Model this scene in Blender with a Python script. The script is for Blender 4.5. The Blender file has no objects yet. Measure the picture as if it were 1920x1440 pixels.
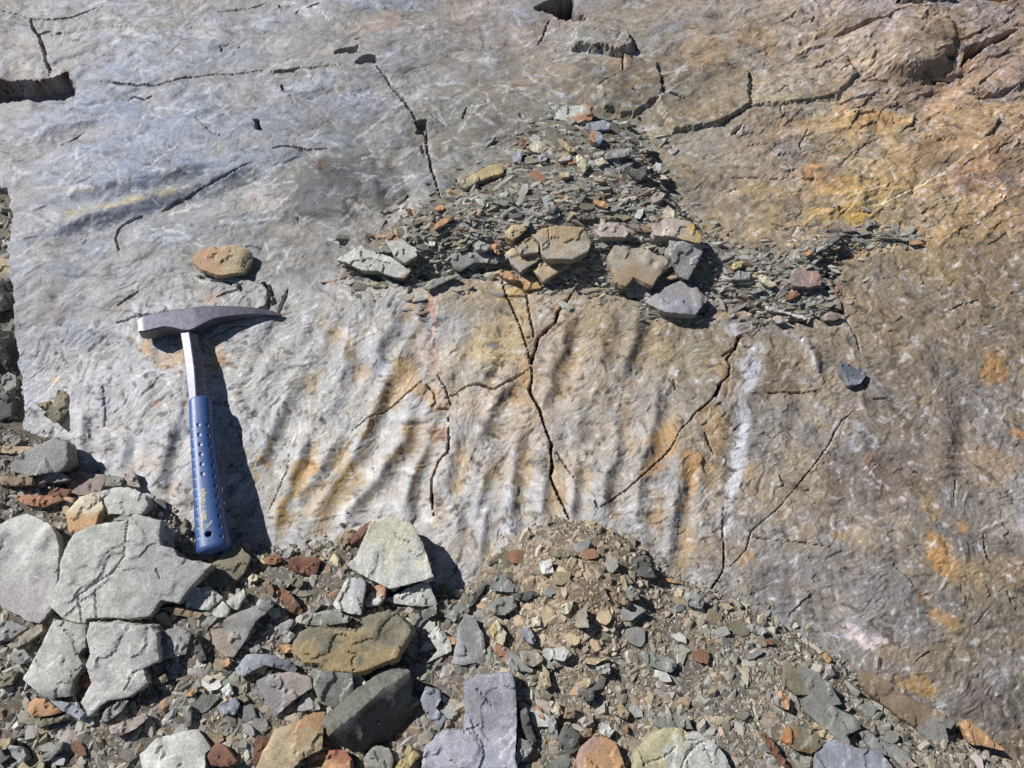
import bpy, math, random
import numpy as np
from mathutils import Vector, Matrix
from mathutils.geometry import delaunay_2d_cdt

random.seed(7)
RNG = np.random.default_rng(11)
SC = bpy.context.scene
COL = SC.collection

# ------------------------------------------------------------------ camera
PITCH = math.radians(40.0)          # looking down at the outcrop
FOC = 1450.0                        # focal length in pixels of a 1920 px wide frame
CAM = np.array([0.0, -0.766, 0.643])
cd = bpy.data.cameras.new('camera')
cd.sensor_width = 36.0
cd.lens = 36.0 * FOC / 1920.0
cd.clip_start = 0.02
cd.clip_end = 200.0
co = bpy.data.objects.new('camera', cd)
co.location = CAM
co.rotation_euler = (math.pi / 2 - PITCH, 0, 0)
COL.objects.link(co)
SC.camera = co

# ------------------------------------------------------------------ light
SUN_DIR = Vector((-0.66, 0.05, 0.75)).normalized()      # towards the sun
elev = math.asin(SUN_DIR.z)
azim = math.atan2(SUN_DIR.x, SUN_DIR.y)
w = bpy.data.worlds.new('World')
SC.world = w
w.use_nodes = True
nt = w.node_tree
nt.nodes.clear()
wo = nt.nodes.new('ShaderNodeOutputWorld')
bg = nt.nodes.new('ShaderNodeBackground')
sky = nt.nodes.new('ShaderNodeTexSky')
sky.sky_type = 'NISHITA'
sky.sun_disc = False
sky.sun_elevation = elev
sky.sun_rotation = azim
sky.altitude = 2500
sky.air_density = 0.8
sky.dust_density = 0.4
bg.inputs['Strength'].default_value = 0.05
nt.links.new(sky.outputs[0], bg.inputs[0])
nt.links.new(bg.outputs[0], wo.inputs[0])
ld = bpy.data.lights.new('sun', 'SUN')
ld.energy = 5.0
ld.angle = math.radians(0.53)
ld.color = (1.0, 0.985, 0.955)
lo = bpy.data.objects.new('sun', ld)
lo.rotation_euler = (-SUN_DIR).to_track_quat('-Z', 'Y').to_euler()
lo.location = SUN_DIR * 6
COL.objects.link(lo)
SC.view_settings.view_transform = 'Standard'
SC.view_settings.look = 'None'
SC.view_settings.exposure = 0.0
SC.view_settings.gamma = 1.0
SC.view_settings.use_curve_mapping = False
SC.cycles.use_denoising = False
SC.cycles.max_bounces = 4
SC.cycles.diffuse_bounces = 2
SC.cycles.glossy_bounces = 3

# ------------------------------------------------------------------ slab frame (u right, v up the slope, h out of the rock)
SL = math.radians(28.0)
U = np.array([1.0, 0, 0])
V = np.array([0, math.cos(SL), math.sin(SL)])
N = np.array([0, -math.sin(SL), math.cos(SL)])
FWD = np.array([0, math.cos(PITCH), -math.sin(PITCH)])
UPC = np.array([0, math.sin(PITCH), math.cos(PITCH)])
def to_slab(p): return np.stack([p @ U, p @ V, p @ N], -1)
def to_world(u, v, h):
    return u[..., None] * U + v[..., None] * V + h[..., None] * N
CS = to_slab(CAM); FS = to_slab(FWD); US = to_slab(UPC)
def ray(px, py):
    d = FS + np.array([1.0, 0, 0]) * (px - 960) / FOC + US * (720 - py) / FOC
    return d
def project(u, v, h):
    p = np.stack([u, v, h], -1) - CS
    z = np.maximum(p @ FS, 0.05)
    return 960 + FOC * p[..., 0] / z, 720 - FOC * (p @ US) / z
def on_plane(px, py, q, n):
    """point of the ray through a pixel on the plane through q with normal n (slab frame)"""
    d = ray(px, py)
    t = ((q - CS) @ n) / (d @ n)
    return CS + d * t

# ------------------------------------------------------------------ noise
from concurrent.futures import ThreadPoolExecutor
POOL = ThreadPoolExecutor(4)
_T = {}
def _perlin(x, y, gx, gy):
    x0 = np.floor(x); y0 = np.floor(y)
    xf = x - x0; yf = y - y0
    xi = x0.astype(np.int32) & 127; yi = y0.astype(np.int32) & 127
    a = xf * xf * xf * (xf * (xf * 6 - 15) + 10); b = yf * yf * yf * (yf * (yf * 6 - 15) + 10)
    xj = (xi + 1) & 127; r0 = yi << 7; r1 = ((yi + 1) & 127) << 7
    k = r0 | xi; n00 = gx.take(k) * xf + gy.take(k) * yf
    k = r0 | xj; n10 = gx.take(k) * (xf - 1) + gy.take(k) * yf
    k = r1 | xi; n01 = gx.take(k) * xf + gy.take(k) * (yf - 1)
    k = r1 | xj; n11 = gx.take(k) * (xf - 1) + gy.take(k) * (yf - 1)
    n00 += a * (n10 - n00); n01 += a * (n11 - n01)
    n00 += b * (n01 - n00)
    return n00 * np.float32(1.4)
def perlin(x, y, seed=0):
    if seed not in _T:
        a = np.random.default_rng(seed).random(128 * 128) * 2 * np.pi
        _T[seed] = (np.cos(a).astype(np.float32), np.sin(a).astype(np.float32))
    gx, gy = _T[seed]
    x = np.asarray(x, np.float32); y = np.asarray(y, np.float32)
    if x.ndim == 2 and x.size > 200000:
        c = np.array_split(np.arange(x.shape[0]), 12)
        return np.concatenate(list(POOL.map(lambda i: _perlin(x[i[0]:i[-1] + 1], y[i[0]:i[-1] + 1], gx, gy), c)))
    return _perlin(x, y, gx, gy)
def fbm(x, y, o=4, seed=0, gain=0.5, lac=2.03):
    s = 0; a = 1; t = 0
    for i in range(o):
        s = s + a * perlin(x * lac ** i + 17.3 * i, y * lac ** i - 9.1 * i, seed + i)
        t += a; a *= gain
    return s / t
def ridged(x, y, o=3, seed=0, gain=0.55):
    s = 0; a = 1; t = 0
    for i in range(o):
        s = s + a * (1 - 2 * np.abs(perlin(x * 2.1 ** i, y * 2.1 ** i, seed + i)))
        t += a; a *= gain
    return s / t
def _cells(x, y, tab):
    xi = np.floor(x); yi = np.floor(y); best = np.full(x.shape, 1e9, np.float32); out = [np.zeros(x.shape, np.float32) for _ in range(4)]
    ix = xi.astype(np.int32); iy = yi.astype(np.int32)
    for i in (-1, 0, 1):
        for j in (-1, 0, 1):
            k = (((iy + j) & 127) << 7) | ((ix + i) & 127)
            dx = x - (xi + i + tab[0].take(k)); dy = y - (yi + j + tab[1].take(k))
            d = dx * dx + dy * dy
            m = d < best
            best[m] = d[m]; out[0][m] = dx[m]; out[1][m] = dy[m]; km = k[m]; out[2][m] = tab[2].take(km); out[3][m] = tab[3].take(km)
    return np.stack(out)
def facets(x, y, seed, off=.25):
    """rock broken into small tilted plates: relief (cell units) and a random tone for each plate"""
    r = np.random.default_rng(seed); tab = [r.random(128 * 128).astype(np.float32) for _ in range(2)] + [r.normal(0, 1, 128 * 128).astype(np.float32) for _ in range(2)]
    x = np.asarray(x, np.float32); y = np.asarray(y, np.float32)
    c = np.array_split(np.arange(x.shape[0]), 12)
    o = np.concatenate(list(POOL.map(lambda i: _cells(x[i[0]:i[-1] + 1], y[i[0]:i[-1] + 1], tab), c)), axis=1)
    return o[2] * o[0] + o[3] * o[1] + off * (o[2] - o[3]) * .5, o[3]
def sstep(e0, e1, x):
    t = np.clip((x - e0) / (e1 - e0), 0, 1)
    return t * t * (3 - 2 * t)
def lin(c):
    c = np.asarray(c, float) / 255.0
    return np.where(c <= 0.04045, c / 12.92, ((c + 0.055) / 1.055) ** 2.4)
KAL = 0.88
def alb(c): return lin(c) * KAL

# zoom tiles the outlines below were read from: (x offset, y offset, scale)
CROP = {'A': (0, 960, 3), 'B': (400, 960, 3), 'C': (800, 960, 3), 'D': (1200, 960, 2.6667), 'E': (600, 180, 3.79),
        'F': (940, 180, 3.4286), 'G': (1280, 480, 3), 'H': (1280, 0, 3), 'I': (0, 480, 3), 'K': (640, 480, 3),
        'L': (0, 0, 3), 'M': (640, 0, 3), 'P': (420, 560, 3.273), 'Q': (880, 540, 3.273), 'R': (1340, 600, 2.769), 'X': (0, 0, 1)}
def pts(crop, s):
    ox, oy, k = CROP[crop]
    a = np.array([[float(q) for q in p.split(',')] for p in s.split()])
    return a / k + np.array([ox, oy])

# ------------------------------------------------------------------ grid over the outcrop
def half_w(v): return np.maximum(0.662 + 0.25 * v, 0.42)
TD = 1.07
outer = np.concatenate([TD + np.cumsum(np.linspace(.006, .034, 56)), [2.5, 3.0, 3.8, 5.0]])
tc = np.concatenate([-outer[::-1], np.linspace(-TD, TD, 1010), outer])
s = np.linspace(0, 1, 846)
vr = -0.475 + 1.185 * (0.8 * s + 0.2 * s * s)
vr = np.concatenate([-0.475 - np.cumsum(np.geomspace(0.003, .16, 30))[::-1], vr, 0.71 + np.cumsum(np.geomspace(0.004, .45, 42))])
NR, NC = len(vr), len(tc)
VV = np.repeat(vr[:, None], NC, 1)
UU = tc[None, :] * half_w(VV)
UU = UU.astype(np.float32); VV = VV.astype(np.float32)
PX, PY = project(UU.astype(float), VV.astype(float), np.zeros(UU.shape))
vb = VV < -0.58                                   # behind the lens the layout map simply continues
_, py0 = project(np.zeros(1), np.full(1, -0.58), np.zeros(1)); px1, _ = project(UU.astype(float), np.full(UU.shape, -0.58), np.zeros(UU.shape))
PX = np.where(vb, px1, PX).astype(np.float32); PY = np.where(vb, py0[0] + (-0.58 - VV) * 1500, PY).astype(np.float32)
WX = PX + 5.0 * fbm(UU * 45, VV * 45, 3, 5) + 2.0 * perlin(UU * 260, VV * 260, 8)
WY = PY + 5.0 * fbm(UU * 45, VV * 45, 3, 15) + 2.0 * perlin(UU * 260, VV * 260, 18)
inview = (PX > -260) & (PX < 2180) & (PY > -160) & (PY < 1640)
H = np.zeros((NR, NC))
CJ = fbm(UU * 150, VV * 150, 2, 25); CJ2 = fbm(UU * 70, VV * 70, 3, 27)

def seg_dist(x, y, P, closed=False):
    """distance, signed side and arc parameter of points to a polyline"""
    best = np.full(x.shape, 1e9); side = np.zeros(x.shape); arc = np.zeros(x.shape)
    n = len(P) - (0 if closed else 1)
    L = 0.0
    tot = sum(np.hypot(*(P[(i + 1) % len(P)] - P[i])) for i in range(n))
    for i in range(n):
        a = P[i]; b = P[(i + 1) % len(P)]
        d = b - a; l2 = max(d @ d, 1e-9)
        t = np.clip(((x - a[0]) * d[0] + (y - a[1]) * d[1]) / l2, 0, 1)
        qx = x - (a[0] + t * d[0]); qy = y - (a[1] + t * d[1])
        r = np.hypot(qx, qy)
        m = r < best
        best[m] = r[m]
        side[m] = (qx * -d[1] + qy * d[0])[m] / math.sqrt(l2)
        arc[m] = ((L + t * math.sqrt(l2)) / max(tot, 1e-9))[m]
        L += math.sqrt(l2)
    return best, side, arc
def inside(x, y, P):
    r = np.zeros(x.shape, bool)
    j = len(P) - 1
    for i in range(len(P)):
        xi, yi = P[i]; xj, yj = P[j]
        c = ((yi > y) != (yj > y)) & (x < (xj - xi) * (y - yi) / (yj - yi + 1e-12) + xi)
        r ^= c; j = i
    return r
def box(P, m):
    a = P.min(0) - m; b = P.max(0) + m
    return np.nonzero((PX > a[0]) & (PX < b[0]) & (PY > a[1]) & (PY < b[1]))
CHIP = np.zeros((NR, NC), np.float32)
def crack(crop, s, width, depth=None, taper=True):
    P = pts(crop, s); k = CROP[crop][2]
    thin = crop in 'LMH' and width < 9
    hw = max(width * (.72 if crop in 'LMH' else .88) / k / 2, 1.1 if thin else 1.3)
    depth = (depth or .006) * (.5 if thin else 1)
    I = box(P, 34 + hw)
    d, sd, ar = seg_dist(PX[I] + .5 * (WX[I] - PX[I]), PY[I] + .5 * (WY[I] - PY[I]), P)
    var = 0.78 + 0.5 * perlin(ar * 7 + P[0, 0], ar * 0 + P[0, 1] * 0.37, 77) + .28 * CJ[I]
    if taper: var = var * np.minimum(1, 0.25 + 4 * np.minimum(ar, 1 - ar))
    prof = 1 - sstep(0.45, 1.25, d / (hw * np.maximum(var, 0.05)))
    lip = np.exp(-d / (6 + hw)) * np.minimum(1, 6 * np.minimum(ar, 1 - ar))
    # one side stands a little proud, flakes are missing along the lips
    H[I] += (np.where(sd > 0, .0007, -.0004) * np.sign(math.sin(P[0, 0] * 1.7)) - .0011 * sstep(.12, .22, CJ2[I])) * lip * min(1, hw / 2)
    CHIP[I] = np.maximum(CHIP[I], lip * (1 - prof) * min(1, .35 + hw / 5))
    H[I] -= depth * prof
def fold(crop, s, sig, amp):
    P = pts(crop, s); k = CROP[crop][2]
    sg = sig / k
    I = box(P, sg * 4)
    d, sd, ar = seg_dist(PX[I] + 10 * NZ1[I], PY[I] + 10 * NZ2[I], P)
    dirv = P[-1] - P[0]; nrm = np.array([-dirv[1], dirv[0]])
    sgn = 1.0 if nrm @ np.array([1.0, 0.6]) > 0 else -1.0
    q = np.where(sd >= 0, d, -d) * sgn / sg
    fade = np.minimum(1, 5 * np.minimum(ar, 1 - ar) + 0.15) 
    edge = np.exp(-np.maximum(np.abs(d) / sg - np.abs(q), 0))
    # crest on the sunny side, short steep flank, long gentle rise
    H[I] += 0.9 * amp * fade * np.where(q < 0, -q * 1.5 * np.exp(-q * q / 1.1), -q * 1.35 * np.exp(-q * q / 3.2))
def step(crop, s, height, edge=2.5, mult=None, jag=1.0, ter=0):
    P = pts(crop, s)
    I = box(P, 10)
    wx = WX[I] + jag * (6 * CJ2[I] + 1.2 * CJ[I]); wy = WY[I] + jag * (1.2 * CJ[I] - 6 * CJ2[I])
    d, _, _ = seg_dist(wx, wy, P, True)
    ins = inside(wx, wy, P)
    f = sstep(-edge, edge, np.where(ins, d, -d))
    if ter:
        g = f * ter; f = (np.floor(g) + sstep(.25, .75, g - np.floor(g))) / ter
    if mult is not None: f = f * mult(PX[I], PY[I])
    H[I] += height * f
def bump(x, y, rx, ry, amp, ang=0):
    c, s_ = math.cos(math.radians(ang)), math.sin(math.radians(ang))
    dx = PX - x; dy = PY - y
    a = (dx * c + dy * s_) / rx; b = (-dx * s_ + dy * c) / ry
    H[:] += amp * np.exp(-(a * a + b * b))
NZ1 = fbm(UU * 16, VV * 16, 3, 31); NZ2 = fbm(UU * 16, VV * 16, 3, 41)

# where the rippled lower slab ends and the smoother upper rock begins
EDGE = pts('X', '-900,640 25,620 250,590 290,525 420,520 500,545 640,530 760,535 900,512 1000,540 1080,545 1200,572 1300,600 1385,640 1580,600 1560,490 1740,455 3500,420')
low = sstep(-25, 25, PY - np.interp(PX, EDGE[:, 0], EDGE[:, 1]))
right = sstep(1150, 1500, PX + 0.25 * (PY - 500))

# broad shape and roughness of the bedrock
H += 0.016 * fbm(UU * 1.7 + 3, VV * 1.7, 2, 51)
H += 0.0065 * fbm(UU * 5 + 0.4 * NZ1, VV * 6, 3, 61)
up = 1 - low
def strokes(fa, fb, seed, angs, o=3, gain=.6):
    """short fibrous strokes in patches of different direction"""
    s = 0; wsum = 1e-3
    for k, an in enumerate(angs):
        c, s_ = math.cos(math.radians(an)), math.sin(math.radians(an))
        wob = 0.012 * NZ1 + 0.005 * NZ2
        A = UU * c + VV * s_ + wob; B = -UU * s_ + VV * c + wob
        wgt = sstep(-.12, .30, perlin(UU * 15 + 31.7 * k, VV * 15 - 11.3 * k, seed + 60)) + .02
        s = s + wgt * fbm(A * fa, B * fb, o, seed + 7 * k, gain)
        wsum = wsum + wgt * wgt
    return s / np.sqrt(wsum)
STK = strokes(26, 105, 1000, (8, 52, 98, 146))
STF = strokes(80, 240, 1200, (20, 75, 120, 165), 2)
lin_up = strokes(9, 60, 1400, (-12, 12, 30), 4, .65)
patch = sstep(-.2, .25, fbm(UU * 10 + 3, VV * 10, 3, 76))           # smooth and scaly patches alternate
H += low * (.35 + .75 * patch) * (0.0012 * (1 - 2 * np.abs(STK)) + .0008 * STK)
H += 0.0006 * STF * (.4 + .6 * patch)
H += up * (0.0007 * lin_up + .0003 * STK * patch)
# inclined bedding of the upper rock: long layers rising to the right
dA = UU * .955 + VV * .30; dB = -UU * .30 + VV * .955
lay = fbm(dA * 2.2, dB * 13 + .6 * NZ1, 4, 801, .55)
H += up * 0.0060 * lay
lay2 = fbm(dA * 5 + 9, dB * 30 + 1.2 * NZ1, 4, 811, .6)
H += up * right * (0.0014 * ridged(dA * 7, dB * 16 + NZ1, 5, 111, 0.62) + .0030 * lay2 + .0008 * fbm(UU * 40, VV * 50, 4, 115, .65))
H += up * (1 - right) * .0006 * lay2
fw = .35 * NZ2 + .25 * CJ2
fA, tA = facets(dA * 22 + fw, dB * 52 + 2 * fw, 901); fB, tB = facets(dA * 55 + 2 * fw, dB * 120 + 3 * fw, 911)
fC, tC = facets(UU * 60 + 2 * fw, VV * 80 + 3 * NZ1, 921)
H += up * (.10 + .90 * right) * (.0022 * fA + .0010 * fB) * (.5 + .5 * patch)
H += low * (.0006 + .0005 * right) * fC * (.4 + .6 * (1 - patch))
H += (0.0002 + 0.0002 * right) * fbm(UU * 210, VV * 260, 2, 121, 0.8)
H += 0.0018 * right * low * fbm(UU * 40, VV * 45, 4, 125, 0.65)
# flaked bedding: thin terraces
terr = fbm(UU * 6 + 5, VV * 10, 5, 131, .6) + .08 * STK
H += (0.25 + 0.5 * up * right) * 0.0010 * (sstep(0.12, 0.16, terr) + sstep(-0.17, -0.15, terr) + 0.8 * right * sstep(0.29, 0.31, terr))

# ---- terraces, recesses and humps
step('X', '-1500,152 0,152 60,150 100,146 122,136 137,165 132,200 70,240 22,268 15,345 -1500,345', -0.027, 5.0, ter=3)
step('X', '-1500,340 12,340 24,420 19,480 29,560 23,650 27,740 25,810 100,835 100,1000 -1500,1000', -0.075, 2.0)
step('X', '250,585 235,635 165,662 140,690 128,740 131,1000 -80,1000 22,800 22,560', -0.016, 2.0, lambda x, y: sstep(560, 700, y))
step('X', '292,522 420,516 505,540 512,575 470,590 330,590 262,600 250,585 270,545', 0.005, 2.0)
step('M', '1100,40 1180,0 1210,-40 1290,-40 1315,85 1215,85 1190,55', -0.10, 5.0, ter=4)
step('M', '-30,305 50,285 90,275 85,312 -30,318', -0.03)
step('M', '95,370 130,340 190,335 192,378 150,378', -0.035)
step('L', '1448,700 1475,715 1492,772 1462,752', -0.025, 1.5)
step('M', '425,712 480,705 482,772 430,772', -0.012, 1.5)
step('M', '1310,190 1360,145 1500,165 1620,210 1645,285 1560,335 1300,300', 0.014, 5, ter=3)
step('M', '1215,90 1380,90 1380,130 1215,112', -0.006)
step('H', '1180,90 1330,60 1500,150 1520,250 1430,400 1250,430 1080,400 980,300 900,250', 0.010, 10)
bump(1690, 95, 95, 50, 0.016, -15); bump(1780, 160, 60, 22, -0.012, -30)
bump(600, 345, 95, 55, 0.012); bump(330, 300, 260, 90, 0.012, -10)
bump(1450, 200, 120, 40, 0.006, -15); bump(1600, 330, 140, 60, 0.006)
bump(800, 560, 200, 40, 0.008); bump(1150, 590, 150, 60, 0.012); bump(1500, 900, 180, 250, -0.006); bump(1800, 1000, 160, 260, 0.008)
step('H', '450,470 560,400 680,350 900,330 980,420 860,540 560,592 380,600', .0055, 4, ter=2)
step('H', '60,430 130,360 240,345 380,390 372,600 200,702 -60,740 -150,560', .0075, 4, ter=2)
step('H', '1190,45 1330,20 1500,20 1500,-90 1180,-90', .012, 4, ter=3)
step('H', '1640,480 1740,520 1870,482 1980,450 1980,640 1700,600', -.006, 4)
step('H', '620,930 900,900 1000,980 1060,1160 820,1190 700,1120', .003, 6)
step('M', '1440,525 1530,460 1582,420 1580,335 1770,370 1800,440 1810,530 1640,650 1480,620', .006, 4, ter=2)
bump(1120, 140, 110, 70, 0.016); bump(940, 210, 120, 70, 0.010)
bump(740, 400, 30, 30, -0.008); bump(1420, 690, 70, 40, 0.006)

HEAPS = '640,502 700,455 740,430 765,405 830,380 872,338 960,296 985,250 1045,222 1150,230 1205,262 1235,320 1252,372 1285,400 1310,432 1380,470 1480,470 1560,432 1640,418 1735,445 1640,468 1545,490 1577,592 1480,600 1400,580 1340,566 1325,592 1240,590 1190,562 1090,548 1000,545 950,512 880,517 760,536 660,527'
step('X', HEAPS, -0.016, 3, lambda x, y: sstep(430, 520, y), 3.0)
FOLDS = [
 ('P', '510,360 430,540 350,700 300,840 250,960 180,1110', 46, .0046), ('P', '790,230 765,450 720,600 670,720', 40, .0024),
 ('P', '1070,400 1000,560 940,700 880,840 800,980 710,1090 640,1200 580,1320 520,1440', 46, .0056),
 ('P', '1190,680 1120,880 1020,1000 960,1100 830,1250 720,1400', 46, .0048), ('P', '720,830 600,1060 500,1160 420,1330', 46, .0046),
 ('P', '530,850 430,1090 390,1200 320,1440', 36, .0030), ('P', '1270,880 1210,1040 1150,1180 1100,1330', 40, .0042),
 ('P', '1060,100 1060,190 990,260 955,320 990,400', 38, .0028), ('P', '620,90 700,150 780,150', 40, .0026), ('P', '1370,920 1400,1060 1390,1200', 36, .0024),
 ('P', '330,330 250,520 180,700', 45, .0016), ('P', '150,640 110,800', 40, .0014),
 ('Q', '1080,150 1040,330 990,450 955,590', 48, .0052), ('Q', '620,200 600,400 550,480 500,640 450,780', 44, .0040), ('Q', '820,300 840,450', 40, .0022),
 ('Q', '250,590 180,700 120,830 60,940', 44, .0042), ('Q', '350,840 310,1000 290,1150 265,1440', 40, .0042), ('Q', '1190,600 1150,800 1120,1000 1080,1140', 40, .0038),
 ('Q', '930,760 920,1050 860,1150 845,1440', 42, .0042), ('Q', '480,1130 470,1440', 38, .0040), ('Q', '655,1060 655,1440', 38, .0042), ('Q', '130,1100 80,1300 60,1440', 38, .0034),
 ('Q', '1320,1030 1285,1440', 42, .0040), ('Q', '1070,1150 1055,1440', 40, .0034), ('Q', '700,630 690,900 730,970', 40, .0026), ('Q', '1280,450 1300,580', 36, .0022),
 ('Q', '180,420 50,510', 45, .0024), ('Q', '850,610 870,720', 34, .002), ('Q', '1440,1000 1400,1440', 46, .0022), ('Q', '520,420 480,560', 36, .0018),
 ('I', '1010,930 985,1080 930,1200 880,1350', 44, .0042), ('I', '500,880 470,1000 450,1150', 40, .0034), ('I', '725,970 705,1120 690,1230', 38, .0034), ('I', '840,1000 820,1200', 36, .0018),
 ('I', '600,740 585,1000 590,1150', 30, .0014),
 ('C', '-60,-80 -110,60 -160,200', 36, .0032), ('C', '385,-60 340,100 320,270', 34, .0034), ('C', '505,-60 515,170', 34, .0030), ('C', '180,-60 200,120', 30, .0026),
 ('D', '195,-60 150,280', 34, .0034), ('D', '60,-50 20,200', 30, .002),
 ('R', '380,300 370,600', 50, .0020), ('R', '1215,470 1215,640 1205,860', 60, .0044), ('R', '780,180 900,420 1000,560', 26, .0020), ('R', '900,100 950,240', 36, .0022), ('R', '640,640 600,900 600,1200', 60, .0024),
 ('R', '860,700 830,900', 50, .002), ('R', '1040,160 1050,330', 40, .0016), ('R', '500,120 600,360 660,440', 26, .0022), ('R', '700,20 760,150 820,290', 26, .0018),
 ('L', '250,1350 600,1250 900,1150 1300,1060 1600,960', 50, .0062), ('L', '300,1170 480,1130 750,1090 1000,1030 1300,960', 44, .0050), ('L', '60,900 300,760 560,690 800,690', 60, .0030), ('L', '900,560 1300,520 1700,560', 60, .0024), ('L', '1100,300 1500,240 1900,260', 60, .0024), ('L', '1900,870 2080,900 2150,1000 2160,1200', 50, .0034),
 ('L', '200,800 420,690 620,640', 60, .0018), ('H', '1080,420 1280,440 1480,350', 50, .0050), ('H', '920,800 1060,740 1220,740', 40, .0016), ('H', '130,350 320,330 480,350', 40, .0030),
 ('M', '700,520 1000,330 1160,280', 60, .0020), ('M', '1480,560 1640,650 1900,700', 40, .0028), ('M', '250,880 330,1050 340,1160', 40, .0030),
]
HB_ = H.copy()
for f in FOLDS: fold(*f)
tilt = np.interp(PX, [100, 400, 560, 760, 950, 1100, 1500, 1700], [-.12, -.22, -.50, -.46, -.25, -.04, 0, .10])
ph = (PX - tilt * (PY - 760) * 1.0) / np.interp(PX, [300, 900, 1400, 1700], [58, 56, 66, 85]) + .35 * NZ1
fr = ph - np.floor(ph)
saw = np.where(fr < .62, fr / .62, (1 - fr) / .38); saw = saw * saw * (3 - 2 * saw) - .5
band = sstep(545, 640, PY - .1 * np.abs(PX - 900) * 0) * sstep(90, 180, PX) * low
H += band * .0027 * saw * (.55 + .9 * fbm(UU * 6, VV * 4, 3, 951)) * np.interp(PX, [300, 600, 1250, 1500], [.7, 1, 1, .55])

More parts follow.
